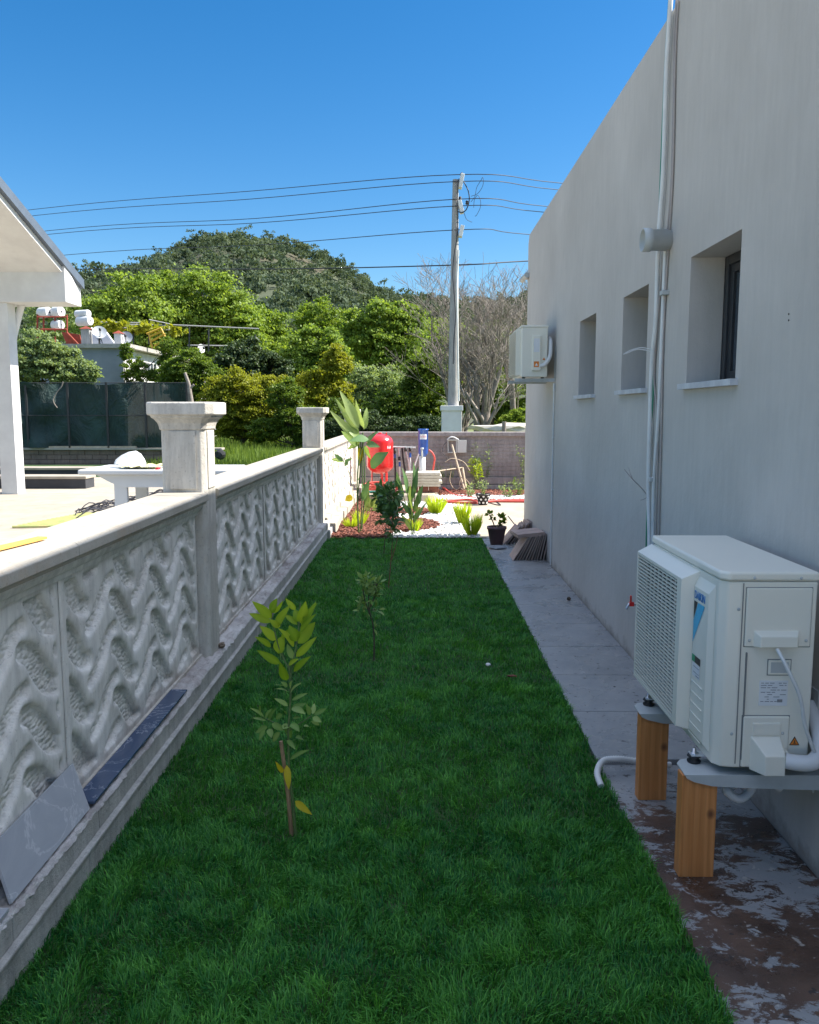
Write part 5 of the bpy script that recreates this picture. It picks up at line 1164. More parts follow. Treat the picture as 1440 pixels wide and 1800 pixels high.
bb = atZ(630, 937, .02)
paddle_plant("banana_plant", "tallest banana-like plant with torn pale paddle leaves beside the red tank", "plant", bb, bb.y,
  [[(630, 937, 0), (629, 880, 0), (634, 820, 0), (634, 775, 0)], [(634, 936, .02), (637, 870, .02), (637, 800, .02), (638, 760, .02)], [(631, 936, -.02), (628, 860, -.02), (631, 810, -.02), (640, 775, -.02)], [(636, 930, 0), (641, 870, 0), (640, 800, 0), (636, 770, 0)]],
  [(631, 752, 597, 687, 17, B_, -.05, .95), (640, 755, 645, 716, 11, B_, .1, .5), (632, 762, 590, 700, 12, B_, .08, .6), (622, 768, 580, 722, 13, B_, -.05, .9), (634, 775, 604, 745, 15, B_, 0, .35), (628, 785, 600, 758, 14, B_, .1, .15),
   (640, 752, 626, 702, 10, B_, .05, .75), (652, 822, 684, 795, 25, Dk, -.1, .4), (645, 778, 666, 758, 10, Dk, 0, .5), (644, 780, 668, 786, 12, Dk, -.06, .6), (648, 772, 614, 776, 17, Dk, -.12, .9), (634, 785, 632, 815, 11, 'leafyellow', 0, .2), (642, 783, 652, 806, 9, B_, .1, .2),
   (637, 880, 650, 843, 12, Dk, -.05, .8), (640, 880, 636, 845, 9, Dk, 0, .6), (642, 890, 648, 858, 9, B_, 0, .3), (633, 778, 612, 790, 10, B_, .1, .3)], None)
s2 = atZ(726, 941, .02)
paddle_plant("strelitzia", "mid height strelitzia with upright green paddle leaves in the mulch", "plant", s2, s2.y,
  [[(724, 940, 0), (722, 900, 0), (716, 868, 0)], [(726, 940, 0), (727, 900, 0), (730, 860, 0)], [(728, 940, 0), (731, 905, 0), (737, 880, 0)], [(725, 940, .05), (719, 905, .05), (709, 870, .05)]],
  [(710, 872, 698, 828, 11, Dk, 0, .7), (716, 870, 706, 822, 9, Dk, .05, .4), (724, 880, 726, 812, 11, Dk, .02, .5), (730, 866, 736, 820, 9, Dk, -.03, .6), (735, 888, 744, 853, 12, Dk, 0, .5), (722, 905, 703, 880, 9, Dk, 0, .3), (722, 930, 703, 903, 9, B_, 0, .3), (732, 915, 752, 882, 7, Dk, 0, .6), (728, 900, 735, 868, 9, B_, 0, .2), (724, 915, 716, 880, 8, B_, .03, .2), (729, 920, 739, 890, 9, B_, 0, .3), (725, 895, 722, 850, 9, B_, .04, .3)], None, .006)
s3 = atZ(668, 900, .02)
paddle_plant("young_banana_plant", "low banana seedling with broad yellow-green leaves behind the dark citrus", "plant", s3, s3.y, [[(655, 905, 0), (652, 885, 0), (655, 870, 0)]],
  [(652, 893, 645, 872, 14, B_, 0, .3), (655, 893, 668, 868, 15, B_, 0, .2), (650, 898, 640, 890, 9, B_, 0, .5), (655, 900, 672, 890, 12, B_, 0, .3), (655, 900, 645, 905, 9, B_, 0, .2)], None, .006)
s4 = atZ(622, 915, .02)
m_ = paddle_plant("slender_sapling", "thin leaning sapling with a few drooping leaves by the sunlit wall", "plant", s4, s4.y, [[(627, 925, 0), (620, 860, 0), (612, 825, 0), (604, 812, 0)], [(604, 812, 0), (610, 790, 0), (612, 775, 0)]],
  [(603, 811, 588, 798, 8, Dk, 0, .5), (604, 811, 582, 808, 9, B_, 0, .4), (606, 812, 620, 806, 6, Dk, 0, .5), (620, 873, 607, 880, 13, 'leafyellow', 0, .1), (612, 812, 606, 820, 6, Dk, 0, .3)], None, .004)

# ================= CITRUS SAPLINGS =================
def z4(L_, ox=430, oy=1030, s=.1444): return [(ox+a*s, oy+b*s) for a, b in L_]
def sapling1():
    Y = 2.885; base = atZ(517, 1470, .0)
    e = empty("citrus_sapling", base, "nearest young citrus sapling, tall, with bright yellow-green leaves and a cane stake", "sapling", "citrus saplings in a row on the lawn")
    P_ = lambda x, y, dy=0: atY(430+x*.1444, 1030+y*.1444, Y+dy)
    Q = lambda u, v, dy=0: atY(u, v, Y+dy)
    m = MB(); m.tube([Q(513, 1471, .01), Q(507, 1400, .01), Q(494, 1303, .02)], [.0085, .008, .007], 8); m.build("cane_stake", M['bamboo'], e)
    m = MB(); m.tube(smooth([Q(520, 1472), Q(516, 1420), Q(509, 1360), Q(507, 1290), Q(511, 1220), Q(509, 1170), Q(512, 1165)]), [.0055]*12+[.004]*24+[.003], 7)
    m.tube(smooth([Q(510, 1180), Q(500, 1160), Q(488, 1130), Q(478, 1085), Q(479, 1060)]), .0028, 5); m.tube(smooth([Q(511, 1190), Q(516, 1160), Q(522, 1130), Q(526, 1090), Q(528, 1060)]), .0028, 5)
    m.tube(smooth([Q(508, 1290), Q(490, 1275), Q(465, 1262)]), .0022, 5); m.tube(smooth([Q(508, 1285), Q(530, 1270), Q(548, 1258)]), .0022, 5); m.build("stem", M['greenstem'], e)
    up = [(330,390,90,185,115),(330,330,400,150,120),(320,440,60,335,95),(380,660,180,485,110),(320,740,120,620,80),(430,945,150,780,100),(380,500,560,235,110),(410,820,490,600,160),(340,330,470,170,60),
          (620,290,500,150,70),(680,450,745,180,130),(680,440,605,290,120),(690,470,870,190,75),(710,440,890,210,80),(680,560,880,340,85),(655,700,860,440,150),(640,470,480,345,75),(640,670,540,480,140),(630,860,880,615,95),
          (600,740,400,515,90),(600,1040,810,855,95),(515,1150,430,920,110),(540,960,660,890,70),(430,500,300,400,80),(450,640,560,520,60)]
    fo = Foliage(); rg = random.Random(7)
    for (a, b, c, d, wpx) in up:
        dx, dy_ = rg.uniform(-.03, .03), rg.uniform(-.045, .03)
        fo.leaf(P_(a, b, dx*.2), P_(c, d, dy_), wpx*.1444/F*Y*1.02, (rg.uniform(-.5, .7), -1, rg.uniform(.2, 1.1)), rg.random(), rg.uniform(.03, .13), .3, shape=.72, seg=9)
    fo.build("young_leaves", M['leafyoung'], e)
    fo = Foliage()
    low = [(520,1230,360,1210,45),(540,1300,370,1260,45),(520,1230,440,1165,55),(560,1300,700,1185,55),(580,1390,770,1305,60),(530,1460,360,1370,60),(570,1500,750,1430,80),(560,1250,580,1150,50),(600,890,520,700,80),(440,900,500,760,70),
           (580,1480,740,1560,95),(560,1680,670,1780,90),(590,1610,690,1600,40),(240,1600,60,1490,55),(240,1590,200,1450,80),(250,1620,340,1490,60),(260,1640,90,1610,40),(300,1640,400,1480,70),(330,1680,470,1760,90),(280,1720,140,1790,90),(300,1740,330,1850,80),
           (800,1570,745,1430,60),(830,1560,850,1430,60),(840,1570,995,1490,60),(830,1600,940,1660,70),(810,1650,905,1690,50),(720,1710,800,1740,50),(460,1560,380,1620,70),(500,1560,430,1500,70),(560,1700,420,1760,90),(250,1750,180,1880,80),(480,1700,560,1850,90),(430,1780,350,1900,80),(620,1850,720,1900,80)]
    for (a, b, c, d, wpx) in low:
        fo.leaf(P_(a, b, rg.uniform(-.03, .03)), P_(c, d, rg.uniform(-.06, .04)), wpx*.1444/F*Y*1.05, (rg.uniform(-.7, .7), -1, rg.uniform(.4, 1.6)), rg.random(), rg.uniform(.02, .12), .28, shape=.72, seg=7)
    for (x0, y0, x1, y1, w_) in ((510, 1335, 545, 1318, 9), (505, 1300, 520, 1318, 9)): fo.leaf(Q(x0, y0), Q(x1, y1, -.03), w_/F*Y, (0, -1, 1), .4, .08, .25, shape=.7)
    fo.build("lower_leaves", M['leafcitrus'], e)
    fo = Foliage()
    for (x0, y0, x1, y1, w_) in ((504, 1345, 508, 1388, 13), (498, 1358, 484, 1338, 9), (519, 1408, 549, 1432, 13)): fo.leaf(Q(x0, y0, -.01), Q(x1, y1, -.04), w_/F*Y, (.2, -1, .3), .5, .1, .25, shape=.7)
    fo.build("yellow_leaves", M['leafyellow'], e)
sapling1()
def sapling(lab, u, v, stem_px, ells, n, leaf, mat, seed, stem='bark'):
    b = atZ(u, v, 0); e = empty("citrus_sapling", b, lab, "sapling", "citrus saplings in a row on the lawn"); Y = b.y
    m = MB()
    for sp in stem_px: P_ = smooth([atY(a, c, Y) for a, c in sp]); m.tube(P_, [.006-.003*i/len(P_) for i in range(len(P_))], 6)
    rg = random.Random(seed); fo = Foliage(); s = Y/F
    for (cu, cv, ru, rv, k) in ells:
        c = atY(cu, cv, Y)
        for i in range(int(n*k)):
            d = Vector((rg.gauss(0, 1), rg.gauss(0, 1), rg.gauss(0, 1))).normalized(); rr = rg.random()**.5
            p = c+Vector((d.x*ru*s, d.y*ru*s, d.z*rv*s))*rr; dd = (d+Vector((rg.gauss(0, .6), rg.gauss(0, .6), rg.gauss(.2, .6)))).normalized(); L_ = leaf*rg.uniform(.6, 1.3)
            fo.leaf(p, p+dd*L_, L_*.42, (rg.gauss(0, .5), rg.gauss(-.3, .5), 1), rg.random(), .08, .25, seg=4, shape=.75)
            if rg.random() < .12: m.tube([c, p], .0018, 3)
    m.build("stem", M[stem], e); fo.build("foliage", M[mat], e)
sapling("small citrus sapling with a sparse crown, second from the camera", 657, 1163, [[(657, 1163), (658, 1130), (656, 1100), (650, 1075), (648, 1050), (650, 1020)], [(651, 1080), (643, 1060), (638, 1035)], [(650, 1070), (660, 1045), (664, 1025)]],
        [(645, 1020, 12, 12, .35), (662, 1028, 10, 13, .3), (652, 1048, 17, 12, .35), (640, 1060, 10, 6, .1), (650, 1072, 22, 10, .12), (658, 1103, 6, 6, .03)], 150, .045, 'leafcitrus', 2)
sapling("dark citrus sapling with a long bare stem, third from the camera", 683, 1034, [[(683, 1034), (687, 990), (690, 945), (689, 900)], [(688, 985), (697, 955), (700, 940)]],
        [(688, 870, 18, 20, .4), (692, 905, 16, 22, .3), (687, 935, 9, 12, .1)], 300, .065, 'leafcitrusdark', 3, 'redstem')
sapling("dense dark citrus sapling at the far end of the lawn, fourth in the row", 675, 974, [[(675, 974), (677, 945), (680, 910), (682, 870)]],
        [(672, 872, 17, 20, .35), (686, 880, 19, 24, .4), (675, 905, 15, 18, .25), (690, 915, 12, 20, .15)], 380, .075, 'leafcitrusdark', 4)

# ================= NEIGHBOUR'S YARD =================
NZ = .20
m = MB(); m.box((-22, -.74, -.3), (WX-.165, 21.0, NZ)); st(m.build("patio", M['patio'], origin=(0, 0, 0)))
m = MB(); m.box((-22, 17.2, -.3), (-3.2, 21.2, NZ+.006)); st(m.build("patio_lawn_strip", M['turfbase']))
# roof, beam and column
nb = empty("neighbour_porch", (-6.8, 13.7, NZ), "corner of the neighbour's white porch with a sloping slate-edged roof and square column", "porch")
e0, e1 = atX(-60, 235, -5.62), atX(148, 492, -5.62)
e0 = e1 + (e0-e1)*1.6
def roofslab(x0, x1, th0, th1, name, mat, xin=0):
    m = MB(); a, b = e0.copy(), e1.copy()
    m.add([(x0, a.y, a.z-th0), (x1, a.y, a.z-th0), (x1, b.y, b.z-th0), (x0, b.y, b.z-th0), (x0, a.y, a.z-th1), (x1, a.y, a.z-th1), (x1, b.y, b.z-th1), (x0, b.y, b.z-th1)], [(0,1,2,3),(7,6,5,4),(0,1,5,4),(1,2,6,5),(2,3,7,6),(3,0,4,7)])
    return m.build(name, M[mat], nb)
roofslab(-13, -5.62, 0, .15, "roof", 'slate'); roofslab(-13, -5.69, .152, .24, "soffit", 'white')
ba, bb_ = atY(113, 462, 13.55), atY(113, 531, 13.55); by1 = 13.55+.62
m = MB(); zt = e1.z-.2
m.prism([(13.55, bb_.z), (by1, bb_.z), (by1, zt-.06), (13.55, ba.z+.03)], 7.2, 'X', ba.x-7.2); m.build("beam", M['white'], nb, .01)
px1 = atY(22, 700, 13.6).x; m = MB(); m.box((px1-.27, 13.6, NZ), (px1, 13.87, bb_.z)); m.build("column", M['white'], nb, .006)
m = MB(); m.box((px1-3.6, 13.6, NZ), (px1-3.33, 13.87, bb_.z)); m.build("column", M['white'], nb, .006)
m = MB(); m.tube([atY(38, 536, 13.95), atY(26, 583, 13.95), (px1-.14, 13.95, 2.6), (px1-.14, 13.95, NZ)], .055, 12); m.build("downpipe", M['trimwhite'], nb)
# low planter walls with charcoal faces
for (y0, xr, z1, lab) in ((17.6, atY(172, 822, 17.6).x, atY(100, 822, 17.6).z, "farther low charcoal-faced step wall with a pale top on the neighbour's patio"), (14.6, atY(150, 838, 14.6).x, atY(100, 837, 14.6).z, "nearer low charcoal-faced step wall beside the porch column")):
    e = empty("step_wall", (xr-4, y0, NZ), lab, "wall", "low step walls on the patio"); m = MB(); m.box((xr-9, y0, NZ-.1), (xr, y0+.4, z1-.05)); m.build("face", M['charcoal'], e); m = MB(); m.box((xr-9.02, y0-.02, z1-.05), (xr+.02, y0+.45, z1)); m.build("coping", M['patio'], e, .008)
# block wall + net fence
bwz = atY(200, 787, 21.5).z; nx0, nx1 = atY(-150, 700, 21.5).x, atY(336, 700, 21.5).x
lw = empty("block_wall", (nx0, 21.4, 0), "low brown block wall with a pale coping below the green net", "wall")
m = MB(); rg = random.Random(3)
for r_ in range(4):
    x = nx0-5+(r_ % 2)*.2
    while x < nx1+.4:
        m.box((x, 21.4+rg.uniform(0, .006), NZ-.1+r_*(bwz-NZ+.04)/4), (x+.39, 21.6, NZ-.1+(r_+1)*(bwz-NZ+.04)/4-.008)); x += .4
m.build("blocks", M['brickwall'], lw, .006)
m = MB(); m.box((nx0-5, 21.33, bwz-.055), (nx1+.8, 21.68, bwz)); m.build("coping", M['patio'], lw, .01)
m = MB(); m.box((atY(80, 785, 21.4).x, 21.36, bwz), (atY(240, 785, 21.4).x, 21.44, bwz+.045)); tag(m.build("plank", M['paleplank']), "long pale timber plank lying on the block wall below the green net", "plank")
sf = empty("net_fence", (nx1, 21.5, bwz), "dark green shade net stretched on posts above the block wall", "fence")
ztop = lambda x: atY(732+x/21.5*1450*.993, 671, 21.5).z
nx_, nz_ = 150, 40; S_, Tt = np.meshgrid(np.linspace(nx0-4, nx1, nx_+1), np.linspace(0, 1, nz_+1))
H_ = atY(200, 672, 21.5).z-bwz-.02
fold = .05*np.sin(S_*2.1+Tt*3)+.04*np.sin(S_*5.5-Tt*6+1)*(1-Tt*.5)+.022*np.sin(S_*11+Tt*9)
loose = np.clip((-8.4-S_)/1.2, 0, 1); fold += loose*(.12*np.sin(S_*4+Tt*7)+.08*np.sin(Tt*12-S_*3))
Zt = bwz+.0+Tt*(H_+.02*np.sin(S_*1.7)+.025*np.sin(S_*4.1)) - loose*.1*np.sin(S_*2)*Tt*0
V = np.stack([S_, 21.5+fold*.8-.03, Zt], 2).reshape(-1, 3); i = (np.arange(nz_)[:, None]*(nx_+1)+np.arange(nx_)[None]).ravel()
npmesh("net", V, np.stack([i, i+1, i+nx_+2, i+nx_+1], 1), M['net'], sf, smooth=True)
m = MB()
for u in (-120, -40, 53, 125, 193, 260, 333):
    x = atY(u, 700, 21.6).x; m = MB(); m.box((x-.025, 21.36, bwz), (x+.025, 21.40, bwz+H_+.02)); m.build("post", M['acdark'], sf)
m = MB()
for zf in (.5, 1.0): m.tube([(nx0-4, 21.38, bwz+H_*zf), (nx1, 21.38, bwz+H_*zf)], .014, 6)
m.build("rail_wire", M['acdark'], sf)
m = MB(); m.tube(smooth([atY(*p, 21.2) for p in ((337, 710), (334, 690), (332, 675), (325, 655))]), [.07-.0018*i for i in range(19)], 7); m.tube([atY(333, 684, 21.2), atY(341, 676, 21.2)], .03, 6); tag(m.build("dead_stump", M['twig']), "dead grey branch standing upright behind the near pillar's cap", "branch")
m = MB(); m.tube(smooth([atY(*p, 21.2) for p in ((111, 671), (108, 680), (100, 690), (94, 702), (96, 710), (101, 717))]), .016, 5); tag(m.build("dry_vine", M['twig']), "thin dry vine hanging over the green net", "vine")
# plastic table
tz = .955; yT = 7.35
ta = empty("plastic_table", (-2.6, yT+.4, NZ), "white plastic garden table beside the near pillar, littered with wrappings", "table")
xa, xb = atY(136, 828, yT).x, atY(402, 828, yT).x; tz = atY(200, 826, yT).z
m = MB(); m.box((xa, yT, tz-.045), (xb, yT+.75, tz)); m.build("tabletop", M['plasticwhite'], ta, .012)
m = MB(); m.prism([(xa+.15, tz-.05), (xb-.15, tz-.05), (xb-.22, tz-.12), (xb-.30, tz-.16), (xa+.38, tz-.16), (xa+.28, tz-.12)], .03, 'Y', yT+.05); m.build("apron", M['plasticwhite'], ta)
for (x, y) in ((xa+.3, yT+.06), (xb-.36, yT+.06), (xa+.3, yT+.62), (xb-.36, yT+.62), ):
    m = MB(); m.box((x, y, NZ), (x+.12, y+.04, tz-.05)); m.box((x, y+.04, NZ), (x+.03, y+.1, tz-.05)); m.build("leg", M['plasticwhite'], ta, .006)
rk = lambda u, v, Y=yT+.2: atY(u, v, Y)
m = MB(); b = [rk(186, 818), rk(205, 800, yT+.35), rk(240, 785, yT+.3), rk(252, 808, yT+.2), rk(262, 824, yT+.1), rk(215, 826, yT+.08)]
for p in b: p.z = max(p.z, tz+.002)
top = [p+Vector((0, .12, 0)) for p in b]
m.add(b+top, [tuple(range(6)), tuple(range(11, 5, -1))]+[(i, (i+1) % 6, 6+(i+1) % 6, 6+i) for i in range(6)]); o = m.build("paper_bag", M['plasticwhite']); tag(o, "folded white sheet standing up like a tent on the plastic table", "wrapping")
o.modifiers.new('s', 'SUBSURF').levels = 1; o.modifiers['s'].render_levels = 1
g = np.random.default_rng(3); X, Y = np.meshgrid(np.linspace(rk(215, 825).x, rk(283, 825).x, 26), np.linspace(yT+.05, yT+.4, 14)); Z = tz+.012+.018*np.abs(np.sin(X*31+Y*9))*np.abs(np.sin(Y*23))+.012*g.random(X.shape)
i = (np.arange(13)[:, None]*26+np.arange(25)[None]).ravel(); o = npmesh("plastic_film", np.stack([X, Y, Z], 2).reshape(-1, 3), np.stack([i, i+1, i+27, i+26], 1), M['bagyellow'], smooth=True); tag(o, "crumpled yellowish plastic film spread on the white table", "wrapping")
p = rk(278, 827, yT+.06); m = MB(); m.lathe((p.x, p.y, p.z+.012), [(.001, -.03), (.017, -.03), (.017, .03), (.001, .03)], 14, axis='Y'); tag(m.build("bottle_cap", M['red'], None, .002), "small round red cap at the near edge of the white table", "cap")
# heap of dark netting and bamboo mat
rg = random.Random(9); m = MB()
for k in range(70):
    f = rg.random(); u = 130+150*f; v = 905-30*f+rg.uniform(-9, 9); a = atZ(u, v, NZ+.02); b = a+Vector((rg.uniform(.05, .5), rg.uniform(-.1, .35), rg.uniform(-.01, .05))); c = (a+b)/2+Vector((0, 0, rg.uniform(.02, .1)))
    m.tube(smooth([a, c, b], 3), .008, 4)
tag(m.build("netting_heap", M['darkcable']), "dark heap of old netting and twigs on the ground behind the wall", "heap")
m = MB()
for k in range(16):
    a = atZ(22, 926, NZ+.02)+Vector((.02*k, .085*k, 0)); b = a+Vector((.75+.02*k, .10+.01*k, 0)); m.tube([a, b], .016, 6)
tag(m.build("bamboo_mat", M['cane']), "flat bundle of greenish canes on the neighbour's patio behind the wall", "canes")
m = MB(); c = atZ(388, 845, NZ); 
rock("plastic_ball", atY(387, 799, 20), (.13, .13, .13), 'rubber', 2, "dark round object in the grass right behind the near pillar", "ball")
# wild grass field
def field():
    g = np.random.default_rng(21); n = 26000; Y = g.uniform(20.8, 34, n)**1; X = -.75+g.uniform(-1, 0, n)*(Y*.30+.5)
    X = np.where(Y < 23, np.minimum(X, -1.5), X); h = g.uniform(.12, .42, n)*(1+.4*np.sin(X*2)*np.sin(Y*1.3)); h = np.where(Y > 27, h*1.5, h)
    C = np.stack([X, Y, np.full(n, .15)], 1); D = np.stack([g.normal(0, .22, n), g.normal(0, .22, n), np.ones(n)], 1); N = np.stack([g.normal(size=n), -np.ones(n), g.normal(0, .3, n)], 1)
    V, Fc, A = leaves_np(C, D, N, h, np.full(n, .022), g.random(n)); stuff(npmesh("tall_grass", V, Fc, M['wildgrass'], None, A))
field()
m = MB(); m.add([(-11, 20.9, .17), (-1.45, 20.9, .17), (-1.45, 34, .17), (-11, 34, .17)], [(0, 1, 2, 3)]); st(m.build("field_soil", M['ground']))
st((lambda m: m.add([(-40, 34, .1), (30, 34, .1), (30, 95, .2), (-40, 95, .2)], [(0, 1, 2, 3)]).build("rough_ground", M['ground']))(MB()))

# ================= TREES =================
def tree(name, lab, Y, blobs, leaf, mat, per=60, ncl=60, seed=1, clump=.26, base_u=None, group=None, trunk_r=.16, asp=.5, lo=.3, ydep=.8, limbs=True):
    ncl = int(ncl*1.9); clump *= .80; per = per*.62
    """blobs: (u, v, ru, rv) in photo pixels converted to metres at the tree's own distance Y"""
    s = Y/F; bl = []
    for b in blobs:
        p = atY(b[0], b[1], Y+(b[4] if len(b) > 4 else 0)); bl.append((p.x, p.y, p.z, b[2]*s*1.08, max(b[2], b[3])*s*ydep, b[3]*s))
    bu = base_u or blobs[0][0]; bx = atY(bu, 740, Y).x
    e = empty(name, (bx, Y, 0), lab, "tree" if 'tree' in name else "shrub", group)
    V, Fc, A = crown(bl, int(per*3.4), leaf*.46, seed, clump, asp, ncl, lo); npmesh("crown", V, Fc, M[mat], e, A)
    rg = random.Random(seed); m = MB(); zl = min(b[2]-b[5]*.6 for b in bl); zl = max(.3, zl)
    m.tube([(bx, Y, -.1), (bx+rg.uniform(-.1, .1), Y, zl*.5), (bx, Y, zl)], [trunk_r*1.15, trunk_r, trunk_r*.85], 8)
    for b in bl:
        for k in range(4 if limbs else 1):
            t = Vector((b[0]+rg.uniform(-.6, .6)*b[3], b[1]+rg.uniform(-.5, .5)*b[4], b[2]+rg.uniform(-.3, .6)*b[5])); s0 = Vector((bx, Y, zl*rg.uniform(.6, 1)))
            m.tube(smooth([s0, s0.lerp(t, .5)+Vector((0, 0, -.1*b[5]+rg.uniform(-.2, .2))), t], 4), [trunk_r*(.55-.05*j) for j in range(9)], 5, caps=False)
    m.build("trunk", M['bark'], e); return e
GT = "broadleaf trees behind the fence"
tree("broadleaf_tree", "big bright green tree right behind the far house with the rooftop water tanks", 46, [(235, 545, 70, 55), (215, 600, 60, 50), (180, 560, 40, 40)], .34, 'leafbright', 70, 60, 1, .28, group=GT)
tree("broadleaf_tree", "tallest bright green tree in the middle left, peaking left of the hilltop", 48, [(345, 528, 62, 52), (390, 560, 60, 45), (300, 590, 70, 50), (400, 620, 60, 45)], .34, 'leafbright', 70, 60, 2, .28, group=GT)
tree("broadleaf_tree", "bright green tree on the right shoulder of the tallest group", 50, [(450, 580, 46, 42), (440, 620, 55, 45), (470, 640, 40, 40)], .32, 'leafmid', 70, 55, 3, .28, group=GT)
tree("broadleaf_tree", "lime green tree of rounded crown between the tall group and the banana-like plant", 40, [(553, 615, 48, 36), (580, 650, 34, 35), (540, 660, 50, 40)], .27, 'leafbright', 70, 55, 4, .26, group=GT)
tree("broadleaf_tree", "golden green loose tree left of the far pillar", 34, [(560, 690, 42, 42), (590, 640, 22, 30), (585, 700, 30, 40)], .2, 'leafolive', 60, 55, 5, .24, group=GT)
tree("broadleaf_tree", "rounded bright green tree standing before the hill, left of the bare trees", 54, [(672, 565, 52, 32), (690, 600, 55, 40), (640, 590, 34, 40), (720, 560, 25, 25), (680, 640, 50, 40)], .34, 'leafbright', 70, 50, 6, .28, group=GT)
tree("broadleaf_tree", "dusky green tree with pale leaves behind the red tank", 38, [(655, 675, 36, 36), (690, 690, 34, 34), (640, 710, 30, 30)], .2, 'leafgrey', 55, 50, 7, .24, group=GT)
tree("dark_evergreen_tree", "dark glossy evergreen tree beside the yellow-green bush in the middle", 33, [(430, 640, 46, 36), (470, 650, 40, 30), (400, 650, 30, 25)], .22, 'leafdark', 75, 60, 8, .26, group=None)
tree("shrub", "big yellow-green bush with several thin stems right of the green net", 29, [(425, 690, 44, 38), (460, 715, 45, 38), (390, 700, 28, 35), (505, 720, 26, 35), (400, 742, 40, 28), (450, 752, 45, 22), (480, 690, 25, 30)], .15, 'leafolive', 75, 60, 9, .24, group="bushes beyond the yard", trunk_r=.05)
tree("shrub", "leafy green bush climbing over the far house, right of its window", 31, [(335, 645, 28, 30), (355, 665, 30, 30), (325, 690, 25, 25), (300, 660, 18, 22)], .15, 'leafbush', 70, 50, 10, .26, group="bushes beyond the yard", trunk_r=.05)
tree("shrub", "dense dark green bush behind the far pillar", 27, [(520, 740, 32, 30), (560, 745, 30, 30), (600, 735, 28, 30), (500, 700, 25, 30), (470, 755, 30, 20), (545, 765, 35, 18)], .13, 'leafbush', 70, 55, 11, .26, group="bushes beyond the yard", trunk_r=.05)
tree("shrub", "pale silvery green bush beside the porch column above the green net", 25, [(80, 628, 42, 34), (110, 650, 42, 28), (50, 640, 35, 45), (150, 655, 20, 20)], .15, 'leafgrey', 75, 55, 12, .24, group="bushes beyond the yard", trunk_r=.04)
tree("dark_evergreen_tree", "deep green tree behind the blue pump, left of the electric pole", 30, [(700, 720, 42, 34), (735, 700, 34, 38), (660, 735, 34, 24), (760, 735, 30, 26), (740, 655, 28, 28)], .17, 'leafbush', 80, 60, 13, .26, group=None)
tree("broadleaf_tree", "bright green tree low behind the bare trees at the house edge", 42, [(880, 700, 50, 40), (910, 730, 35, 30), (830, 690, 45, 45), (790, 660, 35, 40)], .22, 'leafbush', 65, 50, 14, .26, group=GT)
tree("shrub", "bright low bush right of the thick bare trunk by the house edge", 27, [(897, 742, 22, 14), (915, 735, 16, 16)], .12, 'leafmid', 70, 45, 15, .3, group="bushes beyond the yard", trunk_r=.04)
tree("broadleaf_tree", "far muted green tree filling the gap under the hill at the centre", 75, [(620, 600, 50, 40), (560, 560, 40, 30), (760, 600, 60, 40), (840, 610, 60, 40), (520, 620, 40, 40)], .4, 'leafmid', 55, 50, 16, .3, group=GT)
tree("broadleaf_tree", "far muted green tree seen through the bare branches by the air conditioner", 70, [(880, 620, 60, 40), (930, 640, 50, 50), (100, 560, 50, 40)], .4, 'leafgrey', 55, 50, 17, .3, base_u=890, group=GT)
tree("shrub", "shaded evergreen hedge-like bush just above the rear wall left of the pier", 24, [(640, 745, 40, 22), (700, 750, 40, 16), (755, 750, 24, 18), (590, 755, 20, 18)], .11, 'leafdark', 80, 60, 18, .3, group="bushes beyond the yard", trunk_r=.04)

def bare(lab, Y, base, trunks, depth, seed, r0, L0):
    b = atY(*base, Y); e = empty("bare_tree", (b.x, Y, 0), lab, "tree", "leafless trees behind the electric pole"); rg = random.Random(seed); m = MB(); mt = MB()
    for (tu, tv, rr) in trunks:
        t = atY(tu, tv, Y+rg.uniform(-.4, .4)); s0 = Vector((b.x, Y, 0)); mid = s0.lerp(t, .5)+Vector((rg.uniform(-.15, .15), 0, 0)); P_ = smooth([s0, mid, t], 5)
        mt.tube(P_, [rr*(1-.5*i/len(P_)) for i in range(len(P_))], 9)
        for k in range(6):
            st_ = P_[rg.randint(3, len(P_)-1)]; a = rg.uniform(0, 6.28)
            limb_tree(m, st_, Vector((math.cos(a)*.55, math.sin(a)*.4, 1.0)), L0*rg.uniform(.7, 1.1), rr*.34, depth, rg, .85, 5, .10, 3, .0055)
    mt.build("trunk", M['twig'], e); m.build("branches", M['twig'], e)
bare("leafless grey tree with a thick leaning trunk right of the electric pole", 27, (842, 755), [(855, 690, .22), (838, 660, .14), (880, 650, .12), (870, 620, .10)], 4, 5, .2, 1.45)
bare("slimmer leafless tree spreading left behind the electric pole", 28.5, (812, 755), [(790, 640, .11), (765, 610, .09), (825, 640, .10)], 4, 8, .15, 1.35)
bare("pale leafless tree behind, closest to the small air conditioner", 31, (905, 752), [(900, 650, .12), (885, 620, .10)], 4, 11, .15, 1.4)
# debris and fence bits above the rear wall
rock("rubble_pile", atY(890, 753, 19.5), (.9, .3, .12), 'creamstone', 31, "pale rubble heap above the rear wall by the house edge", "rubble")
m = MB(); p = atY(886, 758, 19); m.tube([(p.x, 19, 0), (p.x, 19, atY(886, 741, 19).z)], .05, 7); tag(m.build("fence_post", M['twig']), "short weathered post sticking up above the rear wall", "post")
